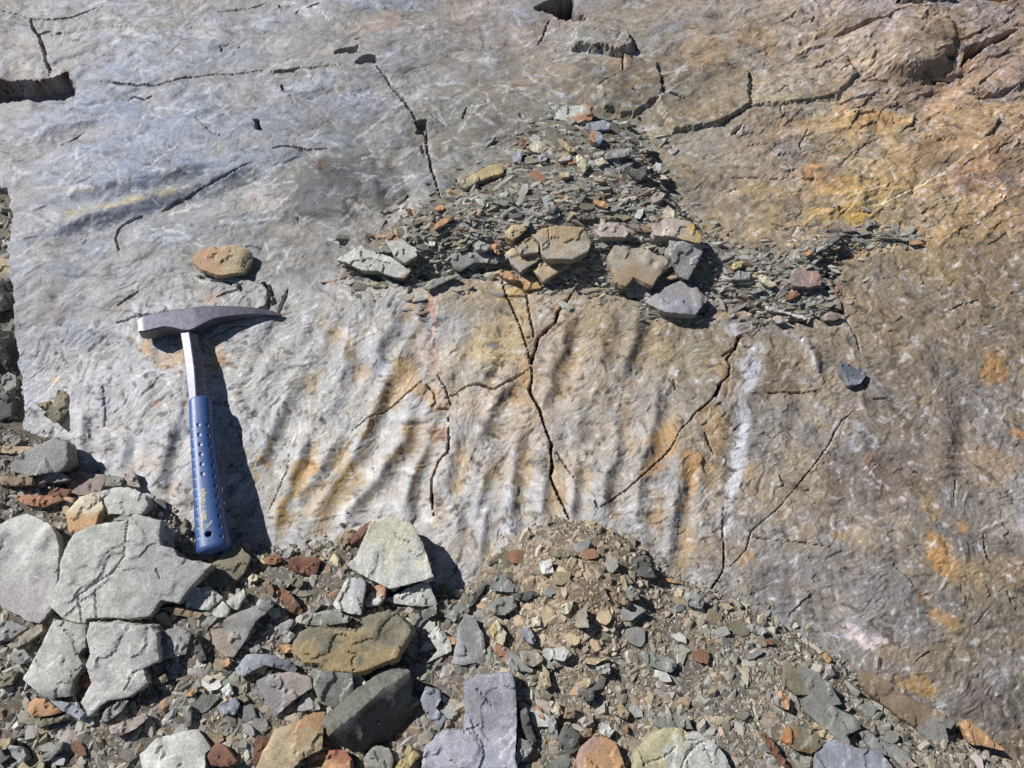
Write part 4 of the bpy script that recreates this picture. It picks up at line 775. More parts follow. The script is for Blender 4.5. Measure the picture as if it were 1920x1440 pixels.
R_, L_, U_, D_ = (1, 0), (-1, 0), (0, 1), (0, -1)
ST = [
# (name, tile, outline, colour, thickness cm, tilt right, tilt up, label, second colour)
('stone_slab','A','0,60 60,20 130,0 200,30 290,80 325,180 328,370 280,560 215,625 150,610 60,560 10,540 -60,420 -60,150','pale',2.6,2,2,'smooth pale violet-grey slab at the left edge of the scree',((188,180,180),0,D_)),
('stone','X','122,962 148,930 185,922 192,950 178,985 128,1002','cream',2.2,-6,4,'cream and orange stone above the pale slab at the left edge',((206,160,110),-.1,D_)),
('boulder','A','420,130 520,80 640,60 720,50 760,10 910,50 905,190 985,210 1000,250 1070,270 1190,290 1120,370 1050,440 1000,510 900,490 840,580 720,600 600,590 480,600 470,640 360,600 290,540 262,490 340,380 340,280 390,180','pgreen',4.2,3,0,'largest pale green-grey boulder, left below the hammer grip',((178,178,176),-.05,R_)),
('boulder','A','300,600 470,640 480,760 430,800 470,860 410,940 380,1040 250,1050 130,940 200,800 260,680','pgreen',3.4,-4,-6,'grey-green block broken off the lower left of the largest pale boulder',((172,174,162),-.05,R_)),
('boulder','A','500,620 830,640 870,700 890,830 800,880 830,960 720,1040 600,1060 500,1150 450,1070 510,960 480,860 510,800 490,700','pale',3.4,3,-6,'pale crumbly block broken off the lower right of the largest boulder',None),
('stone','A','900,680 1000,640 1070,680 1040,800 900,830 880,740','gray',2.0,4,-4,'grey block right of the pale crumbly block',None),
('stone','A','1060,430 1180,420 1250,480 1170,550 1040,540','pale',1.8,2,0,'pale greenish flat stone below the olive stone at the hammer foot',None),
('stone','A','1090,410 1180,300 1290,200 1330,175 1410,250 1370,340 1270,430 1150,430','olive',2.2,6,6,'olive-brown angular stone directly below the hammer grip end',None),
('stone','A','1010,180 1080,140 1090,200 1040,240','ggreen',1.4,4,8,'small grey block touching the left of the hammer grip end',None),
('stone','A','1100,270 1150,235 1280,200 1270,220 1180,265','gray',.7,2,8,'thin grey flake wedged under the hammer grip end',None),
('stone','A','1270,500 1370,430 1380,470 1330,550 1290,540','pale',1.2,2,-2,'pale grey pointed chip below the olive stone',None),
('stone','A','1180,580 1250,500 1285,540 1270,590 1200,590','white',1.2,-4,0,'small whitish stone between pale boulder and big pinkish-grey slab',None),
('stone_slab','B','-20,660 100,580 320,490 340,520 230,620 180,720 110,820 40,800 -10,740','gray',2.6,4,-8,'big grey slab with a faint pink stain, below the olive stone',((188,168,150),-.2,L_)),
('stone','A','140,1090 190,1045 250,1050 330,1110 330,1130 180,1160','orange',1.6,-4,2,'rust-orange stone with a blue-grey splinter beside it, lower left',((176,122,84),-.1,D_)),
('stone','A','250,1050 340,1060 440,1100 495,1140 450,1170 330,1110','blue',1.2,0,8,'long blue-grey splinter right of the rust-orange stone, lower left',None),
('stone','A','180,1200 250,1160 400,1130 370,1170 230,1210','olive',1.0,2,0,'thin olive flake below the rust-orange stone, lower left',None),
('stone','A','430,940 500,905 505,940 470,990 430,970','rust',1.0,-8,6,'small rust chip in the gap between the two broken pale blocks',None),
('stone','A','620,1060 650,1010 690,1000 705,1020 655,1050','orange',.8,0,0,'small orange chip at the foot of the pale crumbly block',None),
('stone','A','560,1180 590,1110 680,1060 720,1060 680,1120 600,1180','gray',1.4,4,-4,'grey stone right under the small orange chip, lower left',None),
('stone_slab','A','770,1370 880,1270 1000,1240 1110,1220 1180,1330 1150,1360 1160,1500 820,1500','pale',2.4,2,2,'pale grey rough slab cut by the bottom edge, beside a dark red stone',None),
('stone','A','1140,1380 1210,1300 1250,1300 1330,1400 1290,1430 1180,1425','redbr',1.8,-4,4,'dark red triangular stone near the bottom edge',((150,96,72),-.1,U_)),
('stone','A','610,1210 820,1130 830,1160 740,1230 640,1270 620,1240','pink',1.2,2,0,'flat pinkish-grey stone in the gravel, lower left',None),
('stone','A','-40,610 60,610 150,650 60,710 -40,730','gray',1.8,3,0,'dull grey stone at the left edge below the smooth pale slab',None),
('stone','A','30,750 180,640 230,630 240,670 140,740 60,770','tgray',1.6,4,-4,'tan-grey lump below the smooth pale slab at the left edge',None),
('stone','A','40,790 130,770 180,830 110,860 60,840','gray',1.4,-3,0,'rounded grey stone left of the green-grey broken block',None),
('stone','A','-20,930 100,890 60,970 -20,990','olive',1.2,2,4,'olive stone at the left edge, level with the broken pale blocks',None),
('stone','A','1020,1090 1075,1090 1070,1200 1030,1220','ggreen',1.0,2,2,'upright green-grey lath in the lower left gravel',None),
('stone','B','120,880 180,800 320,800 440,840 470,880 450,910 380,880 290,860 220,890 180,920 130,920','blue',1.6,3,4,'arched dark blue-grey stone left of the tan boulder',((120,124,136),.05,R_)),
('stone','A','1230,840 1290,820 1295,860 1250,880','orange',1.0,0,0,'small knobbly orange stone below the pink-stained grey slab',None),
('stone','A','-30,1280 60,1270 50,1330 -30,1350','tan',1.4,0,0,'tan stone at the left edge near the bottom corner',None),
('stone','A','40,1310 120,1320 160,1390 100,1410 60,1370','gray',1.4,4,0,'grey stone next to the tan stone in the bottom left corner',None),
('stone','A','220,1390 300,1320 350,1290 340,1340 270,1400 230,1410','ggreen',1.0,3,0,'green-grey pointed flake, bottom left gravel',None),
('stone','A','640,40 700,10 760,10 720,50','gray',1.0,2,4,'grey chip on the top edge of the largest pale boulder',None),
('stone','A','580,550 640,520 760,580 740,590 650,560','ggreen',.7,2,2,'thin splinter lying on the largest pale boulder',None),
('stone','A','900,540 1000,530 1140,570 1110,600 990,580','brown',.9,2,0,'brown splinter right of the largest pale boulder',None),
('stone','A','1120,640 1180,570 1220,600 1160,660','gray',1.0,3,-2,'grey wedge beside the pink-stained slab',None),
('stone','A','1090,720 1100,680 1160,830 1120,850 1095,800','dark',1.4,8,-6,'dark upright sliver left of the pink-stained grey slab',None),
('stone','A','850,950 930,910 940,950 880,970','olive',1.0,2,0,'olive chip right of the pale crumbly block',None),
('stone','A','1030,1040 1070,1000 1110,1000 1080,1035','orange',.7,2,0,'orange flat chip in the gravel left of the pink-grey slab',None),
('boulder','B','750,300 800,250 830,180 880,60 1000,20 1110,60 1180,180 1238,365 1150,390 990,430 880,380 800,330','pgreen',6.0,0,4,'tall pale block standing against the slab right of the hammer',((206,200,176),-.1,U_)),
('stone','B','980,490 1090,430 1200,385 1260,520 1150,530 1000,510','pale',2.4,2,-4,'pale grey stone under the tall pale block',None),
('stone','B','670,520 720,430 750,370 830,370 855,400 840,480 830,580 760,570 690,540','pale',2.4,-4,0,'speckled pale grey stone left below the tall pale block',((176,176,180),-.1,R_)),
('stone','B','850,510 880,440 920,410 970,400 960,480 930,520 860,530','white',1.6,-6,2,'white and orange stone below the tall pale block',((204,140,96),-.05,U_)),
('boulder','B','450,740 480,680 540,655 640,660 820,680 860,640 850,600 930,570 1030,570 1100,640 1110,670 1070,740 1030,820 900,870 850,890 790,900 640,890 600,850 500,840 460,800','olive',4.5,3,3,'heart-shaped olive-tan boulder with a smooth weathered face',((178,150,102),-.02,D_)),
('stone','B','545,880 620,895 780,912 795,1030 690,1125 590,1050 560,980','ggreen',3.0,6,-22,'grey-green broken face below the heart-shaped boulder',None),
('stone','B','780,880 830,920 890,1010 800,1055 790,1000','pale',2.0,-14,0,'pale upright wedge at the foot of the heart-shaped boulder',None),
('stone','B','480,620 560,580 700,560 780,590 760,620 640,640 520,635','ggreen',1.2,2,-4,'grey-green plate lying against the top of the heart-shaped boulder',None),
('stone','B','515,570 600,500 620,510 560,570 720,540 730,555 560,590','gray',.9,2,0,'thin grey sliver above the grey-green plate',None),
('stone_slab','B','240,950 340,910 440,900 540,930 555,990 450,1060 345,1155 290,1060 250,1000','pink',2.2,4,-8,'pinkish-grey wedge slab below the arched stone',((164,158,158),.0,L_)),
('stone','B','350,1050 440,960 480,970 400,1040','brown',.8,2,-4,'small brown lath on the pinkish-grey wedge slab',None),
('stone_slab','B','210,1500 310,1280 330,1230 470,1180 560,1125 625,1125 610,1330 480,1400 380,1500','tan',3.0,3,-2,'large tan-orange slab at the bottom edge left of centre',((206,156,106),-.1,U_)),
('stone','B','215,1410 240,1265 330,1290 300,1340 240,1430','redbr',1.6,10,-10,'dark red-brown sliver left of the large tan-orange slab',None),
('boulder','B','655,1270 760,1180 900,1060 960,1000 1110,900 1110,1040 1150,1040 1200,1150 1050,1240 900,1330 800,1360 680,1300','dark',3.4,38,-30,'dark layered slate block in shade below the heart-shaped boulder',((92,88,72),.0,D_)),
('stone','B','975,1130 1040,1085 1150,1040 1160,1080 1080,1130 1000,1165','olive',1.2,12,-12,'olive splinter on the dark layered block',None),
('stone','B','1160,1050 1200,980 1270,1000 1280,1060 1250,1100 1310,1160 1270,1230 1210,1150','blue',1.8,4,0,'blue-grey angular stone left of the big blue slab',None),
('stone','B','840,1390 900,1310 990,1330 1010,1400 1000,1460 880,1430','ggreen',1.8,2,0,'green-grey stone at the bottom edge below the dark block',None),
('stone','B','580,1500 650,1340 740,1340 785,1400 780,1500','orange',2.4,3,2,'orange-red stone cut by the bottom edge',((190,120,84),0,U_)),
('stone','B','1010,1460 1100,1310 1160,1370 1080,1460','yellow',1.6,2,0,'yellow-tan stone at the bottom edge left of the blue slab',None),
('stone','B','400,310 430,260 560,260 600,270 570,370 480,340','redbr',2.0,2,-16,'rust-brown blocky stone right of the hammer shadow',((156,104,76),-.1,U_)),
('stone','B','270,260 360,240 390,265 340,295 290,290','rust',1.2,0,0,'rounded rust stone next to the hammer shadow',None),
('stone','B','720,205 760,150 820,90 885,45 892,62 820,150 740,202','redbr',1.0,-10,4,'upright red-brown splinter leaning on the tall pale block',None),
('stone','B','690,165 740,100 800,100 760,170 720,200','brown',1.2,-4,2,'brown-grey stone behind the red-brown splinter',None),
('stone','B','350,450 380,415 430,450 500,540 500,580 430,560 380,510','rust',1.6,8,0,'long rusty stone above the pink-stained grey slab',((128,96,70),0,D_)),
('stone','B','270,400 310,375 340,440 330,480 300,460','brown',1.2,4,0,'brown chip left of the long rusty stone',None),
('stone','B','370,250 440,190 460,220 420,260','gray',1.0,2,2,'small grey wedge beside the rounded rust stone',None),
('stone','B','430,380 490,360 510,400 480,430 440,410','olive',1.2,2,0,'olive chip below the rust-brown blocky stone',None),
('stone','B','190,370 220,345 250,360 245,385 200,395','cream',1.2,-4,2,'small cream-pink stone beside the olive stone at the hammer foot',None),
('stone','B','345,390 380,375 440,390 420,420 370,425','ggreen',1.0,2,0,'green-grey flake above the long rusty stone',None),
('stone','B','1110,590 1250,520 1260,570 1180,620 1140,680 1110,650','ggreen',2.0,8,-8,'green-grey angular stone right of the heart-shaped boulder',None),
('stone','B','1200,690 1260,640 1330,720 1340,780 1200,850 1260,780','pale',1.2,2,0,'pale bent flake right of the heart-shaped boulder',None),
('stone','B','1280,690 1370,710 1360,745 1320,745','orange',.9,2,4,'orange chip touching the pale grey shield-shaped stone',None),
('stone','B','380,700 430,670 460,690 420,740 390,730','gray',1.0,0,2,'small grey stone left of the heart-shaped boulder',None),
('stone','B','340,650 430,600 470,620 400,690 350,690','gray',1.2,2,-2,'grey flat stone above left of the heart-shaped boulder',None),
('stone','B','355,770 370,745 440,745 445,790 370,795','orange',1.1,0,0,'bright orange chip above the arched stone',None),
('stone','B','200,770 260,745 275,790 210,800','ggreen',1.0,2,2,'small square grey stone above the arched stone',None),
('stone','B','520,1080 580,1060 600,1110 540,1120','gray',1.0,0,0,'grey lump below the pinkish-grey wedge slab',None),
('stone','B','635,1100 660,1090 685,1150 670,1190 640,1160','pink',.9,-4,0,'small pink upright chip above the tan-orange slab',None),
('stone','B','690,1150 760,1130 770,1170 720,1190','tan',.9,0,0,'small tan chip left of the dark layered block',None),
('stone','B','20,1090 120,1040 145,1080 120,1140 40,1130','blue',1.3,2,0,'bluish stone in the gravel left of the pinkish-grey wedge slab',None),
('stone','B','35,1000 90,960 110,1020 80,1040','white',1.0,0,2,'small white chip below the arched stone',None),
('stone','C','140,850 170,740 170,650 220,570 270,590 320,690 330,790 320,840 200,860','gray',2.0,4,2,'pale grey shield-shaped stone above the big blue slab',((184,184,186),.1,L_)),
('boulder','C','215,1230 215,960 290,920 480,905 500,1000 495,1380 525,1500 -40,1500 -10,1330 90,1230','violet',3.0,3,0,'big shiny blue-violet slab at the bottom edge, centre',((190,190,202),-.12,D_)),
('stone','C','520,1270 580,1290 600,1340 520,1420 500,1380','gray',1.4,8,0,'grey flake against the right side of the blue-violet slab',None),
('stone','C','530,1120 560,1100 590,1200 620,1290 590,1310 545,1220','dark',1.4,14,0,'dark splinter right of the blue-violet slab',None),
('stone','C','350,660 390,600 410,630 450,680 430,750 380,730','cream',1.3,-2,0,'yellow-white chip right of the shield-shaped stone',((206,176,110),-.1,L_)),
('stone','C','365,765 400,745 470,770 600,890 590,905 500,890 420,830','gray',1.2,2,-4,'long grey stone with an orange end',((196,128,88),-.25,L_)),
('stone','C','340,540 400,480 500,480 510,530 440,580 370,570','ggreen',1.6,2,0,'grey-green rounded stone left of the tan grit heap',None),
('stone','C','350,430 410,330 520,430 510,450 400,445','gray',1.2,0,-8,'grey triangular stone at the left foot of the tan grit heap',None),
('stone','C','470,460 600,440 640,460 560,500 500,480','dark',1.2,4,-10,'dark flat stone below the grey triangular stone',None),
('stone','C','100,540 160,510 240,520 240,560 150,620 100,590','ggreen',1.4,3,-4,'green-grey stone above the shield-shaped stone',None),
('stone','C','230,500 260,460 330,390 345,400 300,470 250,540','dark',1.2,10,-6,'dark leaning splinter left of the grey triangular stone',None),
('stone','C','630,280 700,265 715,340 650,350','white',1.2,-4,4,'whitish square block on the tan grit heap',None),
('stone','C','680,230 760,205 845,235 830,250 740,255','olive',.8,0,-4,'long olive flake near the top of the tan grit heap',None),
('stone','C','1150,290 1220,240 1290,370 1200,360','dark',1.8,4,-4,'dark grey triangular stone at the right edge of the tan grit heap',None),
('stone','C','1110,450 1150,410 1200,490 1150,500','ggreen',1.4,4,0,'rounded green-grey stone below the dark triangular stone',None),
('stone','C','1030,450 1090,450 1140,510 1120,530 1050,490','brown',1.2,4,-4,'olive-brown stone right of the pale stick-like chip',None),
('stone','C','970,420 990,400 1030,490 1010,500','tgray',.9,2,0,'pale stick-like chip on the tan grit heap',None),
('stone','C','745,560 760,520 830,490 810,560 780,575','cream',1.1,0,2,'cream lump in the middle of the tan grit heap',None),
('stone','C','800,620 860,550 900,530 912,650 860,652','tgray',1.8,-6,0,'grey-tan block with a dark right side on the grit heap',None),
('stone','C','545,610 640,585 640,640 570,650','cream',1.1,0,0,'cream flat chip left on the tan grit heap',None),
('stone','C','535,660 570,640 615,720 600,745 550,730','violet',1.4,6,0,'grey-violet stone right of the yellow-white chip',None),
('stone','C','695,770 770,755 820,800 770,840 700,820','white',1.2,-2,2,'whitish pink stone below the tan grit heap',None),
('stone','C','520,790 600,760 660,830 600,870 540,850','tgray',1.4,0,0,'tan-grey stone left of the whitish pink stone',None),
('stone','C','1195,800 1220,780 1390,830 1410,870 1370,905 1250,860','ggreen',1.2,2,0,'long olive-green flake right of centre in the scree',None),
('boulder','C','840,1390 880,1310 960,1240 1060,1290 1140,1500 860,1500','orange',2.4,2,2,'orange-pink stone cut by the bottom edge right of centre',((190,150,130),-.1,L_)),
('stone','C','750,1270 790,1190 860,1250 865,1330 800,1370 755,1330','dark',2.0,6,-4,'dark grey stone left of the orange-pink stone',None),
('stone','C','680,1180 720,1130 745,1290 700,1270','gray',1.2,8,0,'narrow grey slab left of the dark grey stone, bottom',None),
('stone','C','690,1060 740,1070 770,1130 730,1160 700,1120','cream',1.2,2,0,'cream pointed stone above the dark grey stone, bottom',None),
('stone','C','780,1100 840,1100 830,1160 770,1160','brown',1.2,2,0,'brownish square stone beside the cream pointed stone',None),
('stone','C','850,1170 930,1130 940,1180 890,1215','pink',1.2,0,2,'pinkish stone above the orange-pink stone',None),
('stone','C','965,1200 990,1180 1060,1230 1030,1270 970,1240','white',1.0,2,0,'white flat chip at the top right of the orange-pink stone',None),
('stone','C','1040,1100 1100,1080 1140,1130 1130,1170 1050,1130','tan',1.2,3,0,'orange-tan wedge above the white flat chip',None),
('stone','C','860,960 920,930 950,960 890,990','tan',1.0,0,0,'small tan stone in mid scree above a dark block',None),
('stone','C','870,1010 940,990 940,1060 890,1070','dark',1.4,4,0,'small dark block in mid scree',None),
('stone','C','950,870 1030,850 1030,910 970,910','gray',1.2,0,0,'grey square stone in mid scree',None),
('stone','C','875,850 900,820 1030,815 950,860','tan',.8,0,2,'long orange-tan chip in mid scree',None),
('stone','C','650,850 690,900 700,980 660,1000','tan',1.0,2,0,'narrow tan stone right above the blue-violet slab',None),
('stone','C','850,1240 930,1215 925,1260 870,1270','brown',.9,0,0,'brown chip on the upper left of the orange-pink stone',None),
('stone','C','1100,1205 1130,1200 1135,1240 1105,1230','orange',.8,0,0,'small orange chip right of the white flat chip',None),
('stone_slab','D','725,860 730,740 870,790 960,870 1010,960 960,970 850,915 780,915','olive',1.0,3,-3,'olive-grey slab above the stepped plate, lower right scree',((150,148,140),.1,R_)),
('stone_slab','D','810,940 870,910 950,960 1100,1040 1110,1085 1030,1115 1090,1200 1040,1215 960,1110 830,1000','ggreen',1.0,3,-2,'stepped grey-green plate, lower right scree',None),
('stone_slab','D','1110,790 1160,800 1300,900 1480,990 1580,1050 1560,1085 1530,1080 1550,1150 1480,1160 1380,1080 1180,930 1120,870','brown',1.6,4,-5,'long brown-grey flake lying along the edge of the right rock',((160,156,148),-.15,D_)),
('stone','D','1600,1060 1640,1035 1740,1110 1830,1195 1760,1180 1660,1160','orange',1.2,2,2,'bright orange flake near the bottom right corner',None),
('stone','D','670,940 700,890 755,930 740,990 690,970','orange',1.2,2,0,'orange-pink stone left of the olive-grey slab',((164,160,158),-.1,L_)),
('boulder','D','-20,1200 60,1110 130,1080 210,1080 240,1110 290,1100 370,1150 430,1220 470,1340 -40,1340','pale',2.8,4,2,'pale blue-white and yellow boulder at the bottom edge',((196,186,144),-.12,L_)),
('stone','D','60,1020 240,1020 265,1085 110,1080 65,1060','ggreen',1.2,2,2,'flat grey-green stone on the blue-white and yellow boulder',None),
('stone','D','710,1140 760,1060 860,1090 930,1150 860,1210 780,1190','olive',1.8,5,0,'olive stone with a bright orange left face, lower right',((206,136,74),-.12,L_)),
('stone','D','620,1100 670,1150 750,1280 700,1260 640,1170','redbr',1.2,6,0,'red-brown spike at the bottom edge, right of centre',None),
('stone_slab','D','880,1190 960,1130 1090,1180 1200,1190 1290,1320 890,1320','blue',1.8,3,2,'blue-grey slab at the bottom edge below the stepped plate',None),
('stone','D','1090,1100 1140,1090 1230,1150 1270,1230 1160,1190','gray',1.2,4,0,'grey stone right of the stepped plate',None),
('stone','D','225,420 240,375 330,440 310,485 240,470','gray',1.4,4,0,'grey block at the right rim of the scree below the crack',None),
('stone','D','530,570 570,555 640,590 620,620 560,600','gray',1.0,4,0,'grey chip at the right rim of the scree with rust beside it',None),
('stone','D','910,720 930,700 960,740 940,760','orange',.7,0,0,'small orange chip above the long brown flake',None),
('stone','D','850,1060 900,1050 940,1070 930,1085 870,1085','tan',.9,0,0,'small tan flat chip below the stepped plate',None),
('stone','D','890,1090 930,1085 975,1130 950,1145 900,1120','tan',1.1,3,0,'rounded tan stone below the stepped plate',None),
('stone','D','1240,1150 1330,1200 1390,1270 1330,1300 1270,1230','gray',1.2,3,0,'pinkish-grey plate near the bottom edge, right',((186,164,150),-.2,D_)),
('stone','D','620,635 660,640 668,665 635,660','rust',.6,0,0,'small bright rust chip at the right rim of the scree',None),
('stone','D','400,460 440,455 470,480 430,490','tan',.7,2,0,'tan chip at the upper right rim of the scree',None),
('stone','D','130,330 180,335 190,355 140,350','orange',.7,2,0,'orange-brown chip right below the dark triangular stone',None),
('stone','E','1000,600 1060,570 1200,490 1300,470 1300,540 1200,570 1110,610 1030,650 1000,640','yellow',1.4,-3,-4,'long yellow slab at the left flank of the upper heap',((168,156,130),-.1,D_)),
('stone','E','1360,440 1400,390 1440,380 1420,460 1380,470','blue',1.0,-4,4,'blue-grey chip near the top left of the upper heap',None),
('stone_slab','E','110,1160 200,1110 290,1055 420,1110 500,1140 640,1240 600,1290 520,1280 400,1240 300,1240 180,1180','pgreen',1.5,-2,-4,'pale green slab with a rusty lower edge, left end of the ledge',((184,126,104),-.42,D_)),
('stone_slab','E','440,990 510,960 560,1000 680,1080 690,1130 600,1180 530,1130','pgreen',1.4,2,-2,'pale green-grey plate behind the slab at the left end of the ledge',((186,140,106),-.45,U_)),
('stone','E','800,930 860,870 950,850 960,860 870,920 810,945','orange',.8,-2,-4,'orange flake on the lower left of the upper heap',None),
('stone_slab','E','880,1170 960,1110 1170,1100 1270,1150 1260,1190 1100,1180 1000,1240 950,1230 930,1180','gray',1.6,2,-10,'long grey slab at the front of the upper heap, left of the cracked slab',((110,110,106),-.1,D_)),
('stone','E','1080,1050 1130,1020 1210,1060 1190,1090 1110,1090','gray',1.2,0,0,'rounded grey stone above the long grey slab on the ledge',None),
('stone','E','600,800 640,795 700,830 650,850','redbr',1.0,4,-10,'dark brown wedge at the left edge of the upper heap',None),
('stone','E','810,800 850,770 890,780 880,805 830,815','orange',.8,0,0,'small orange-pink stone at the left edge of the upper heap',None),
('stone','E','740,1370 800,1310 960,1270 980,1280 880,1320 780,1370','ggreen',.9,4,-6,'curved thin plate on the lip of the lower slab',None),
('stone','E','580,1260 600,1240 640,1270 610,1295','rust',.7,0,0,'rust knob at the right end of the pale green ledge slab',None),
('stone','E','0,1325 180,1290 330,1260 480,1270 510,1290 350,1310 190,1320','dark',.8,2,-4,'thin dark plates under the pale green ledge slab',((176,112,88),-.4,L_)),
('stone','E','1210,1040 1250,1040 1280,1120 1240,1110','orange',.9,4,0,'orange-brown chip left of the cracked tan slab',None),
('stone','E','640,1130 690,1120 650,1240 620,1230','brown',1.0,4,0,'brown-grey lath at the end of the pale green ledge slab',None),
('stone_slab','F','190,890 260,840 400,830 550,845 590,930 570,990 460,1048 280,1045 245,1000 245,950','tgray',2.0,0,0,'largest piece of the cracked tan slab in front of the upper heap',((186,158,118),-.1,U_)),
('stone_slab','F','80,950 190,895 240,950 240,1000 120,1015 90,970','tgray',2.0,0,0,'four-sided piece in the left middle of the cracked tan slab',((190,166,130),0,U_)),
('stone_slab','F','20,870 60,830 180,820 170,850 70,930 20,900','tan',2.0,0,0,'upper left piece of the cracked tan slab',None),
('stone_slab','F','20,1000 80,965 112,1020 245,1008 258,1045 190,1085 120,1130 60,1070','tan',2.0,0,0,'lower left piece of the cracked tan slab',((176,166,150),0,D_)),
('stone_slab','F','190,1105 280,1055 450,1055 440,1090 270,1190 240,1160','tan',2.0,0,0,'lower right piece of the cracked tan slab',None),
('stone_slab','F','110,1150 180,1115 260,1230 150,1250','tan',2.0,0,0,'bottom piece of the cracked tan slab on the lip',((206,164,100),0,D_)),
('stone','F','-10,1110 70,1130 110,1180 60,1180 -10,1150','orange',1.4,0,-4,'orange-tan chip at the left bottom of the cracked tan slab',None),
('stone','F','590,850 650,810 760,815 835,860 800,900 640,900','pink',2.2,0,2,'pink-grey block right behind the cracked tan slab',None),
('boulder','F','680,1040 740,940 860,960 950,990 1060,1050 1090,1090 1050,1110 970,1215 850,1160 800,1220 740,1190 720,1100','tgray',3.2,2,-4,'tan-grey angular boulder in the middle of the ledge',((186,156,120),-.1,D_)),
('stone','F','800,1215 850,1175 970,1222 960,1290 830,1290','gray',2.0,4,-14,'dull grey stone under the tan-grey ledge boulder',None),
('boulder','F','965,840 1000,795 1110,785 1220,810 1290,900 1280,940 1150,910 990,890','pink',3.0,2,4,'pinkish boulder with a yellow stripe at the right of the upper heap',((208,176,100),-.25,R_)),
('boulder','F','1080,925 1150,915 1290,945 1300,1000 1250,1090 1200,1180 1150,1160 1080,1020','gray',3.4,6,-20,'white-grey front face below the yellow-striped boulder',((186,184,180),-.1,U_)),
('boulder','F','930,1300 1030,1240 1150,1180 1230,1210 1330,1300 1290,1350 1250,1400 1150,1400 1050,1390 960,1330','violet',2.4,2,2,'rounded violet-grey slab overhanging the lip of the lower rock',((164,156,156),0,U_)),
('stone','F','350,80 450,60 590,50 600,100 580,150 500,170 440,165 350,140','pale',2.0,2,-4,'topmost stone of the upper heap, half pale and half orange',((196,140,100),-.25,R_)),
('stone','F','530,200 560,170 650,150 710,180 690,210 610,220 545,210','blue',1.0,0,2,'pale blue flat stone just below the topmost stone',None),
('stone','F','565,280 580,210 640,230 650,270 630,300 590,295','blue',1.4,-3,0,'small stone with a blue face and an orange left side near the heap top',((196,132,92),-.15,L_)),
('stone','F','710,190 770,175 860,180 820,200 750,205','dark',.7,2,-6,'dark thin flake with an orange tip near the heap top',((206,156,96),-.45,L_)),
('stone','F','160,330 220,280 300,330 250,360 200,350','cream',1.0,-2,0,'cream stone at the upper left of the upper heap',None),
('stone','F','60,400 120,340 135,370 120,430 80,420','blue',1.0,-4,0,'bluish stone above the long yellow slab',None),
('stone','F','360,270 400,280 480,350 440,360 390,320','tan',.8,4,0,'tan lath in the upper part of the heap',None),
('stone','F','480,380 510,370 570,440 530,490 490,440','cream',1.0,0,2,'pale yellow chip in the upper middle of the heap',((200,196,150),0,R_)),
('stone','F','600,410 650,390 670,420 630,445','cream',.9,0,2,'small cream chip right of the pale yellow chip',None),
('stone','F','660,370 720,340 840,330 840,370 760,395 670,400','gray',1.4,2,-6,'grey slab on the upper right of the heap',None),
('stone','F','590,660 640,670 695,690 680,720 600,690','orange',.8,0,0,'bright orange chip in the middle of the upper heap',None),
('stone','F','265,650 300,630 355,710 340,745 290,740','gray',1.0,2,0,'pale grey plate in the left middle of the upper heap',None),
('stone','F','370,490 440,480 440,515 390,520','cream',.9,0,0,'cream and orange chip in the middle left of the heap',((206,160,110),-.1,D_)),
('stone','F','1040,740 1070,700 1100,720 1120,780 1060,800','cream',1.6,-4,0,'cream-yellow upright stone above the yellow-striped boulder',None),
('stone','F','970,450 1000,420 1040,440 1030,480 980,500','pale',1.2,0,0,'pale stone at the right flank of the upper heap',None),
('stone','F','1030,520 1080,510 1070,540 1040,555','olive',1.0,0,0,'olive-cream chip at the right flank of the upper heap',None),
('stone','F','265,785 370,750 380,760 310,790','pale',.7,0,-2,'thin pale plate above the cracked tan slab',None),
('stone','F','860,290 940,280 980,360 940,345','ggreen',1.0,4,0,'green-grey plate at the upper right rim of the heap',None),
('stone','F','230,380 300,370 290,410 250,420','violet',.9,0,0,'violet-grey chip at the upper left of the heap',None),
('stone','F','365,410 440,380 450,400 380,420','pale',.7,0,0,'pale sliver in the upper middle of the heap',None),
('stone','F','130,260 160,280 160,340 135,330','redbr',.9,4,0,'red-brown upright chip at the top left of the heap',None),
('stone','F','955,650 1010,610 1060,620 1030,660 980,680','pink',1.2,0,0,'pinkish stone at the right flank above the cream-yellow stone',None),
('stone','F','480,770 600,745 610,790 500,790','dark',1.0,0,-4,'dark flat plate above the cracked tan slab',None),
('stone','F','820,500 930,440 945,520 880,540','dark',1.2,8,-4,'dark chip pile piece on the right of the upper heap',None),
('stone','G','270,60 300,15 340,30 330,60 290,75','yellow',1.1,0,2,'yellow-cream stone right of the dark hollow on the ledge',None),
('stone','G','425,110 450,100 530,160 500,175 440,140','cream',.9,0,0,'long cream stone in the ledge debris on the right',None),
('stone','G','610,110 640,60 700,80 780,100 780,160 700,175 620,165','mauve',1.0,0,2,'flat rusty-mauve slab at the right end of the ledge debris',((176,140,124),0,R_)),
('stone','G','465,270 580,310 700,340 690,360 580,320 470,300','pale',.8,2,0,'long pale sliver at the front of the ledge debris',None),
('stone','G','775,340 830,310 900,330 870,355 800,360','mauve',.8,0,0,'reddish flat chip at the right front of the ledge debris',None),
('stone','G','270,130 310,80 380,90 380,130','gray',1.0,2,0,'grey stone beside the dark hollow on the ledge',None),
('stone','G','800,120 830,140 890,250 890,300 860,290 820,180','mauve',.8,-4,0,'narrow red-brown lath along the right end of the ledge',None),
('stone','G','890,600 915,595 1040,660 1000,715 945,720 895,650','blue',1.2,10,6,'single blue-grey slate chip lying alone on the right rock',((112,118,132),.3,U_)),
('stone','G','580,220 640,190 660,215 600,245','rust',.7,0,0,'reddish chip in the ledge debris on the right',None),
('stone','G','370,200 450,170 470,190 400,210','ggreen',.8,0,0,'green-grey flake in the ledge debris on the right',None),
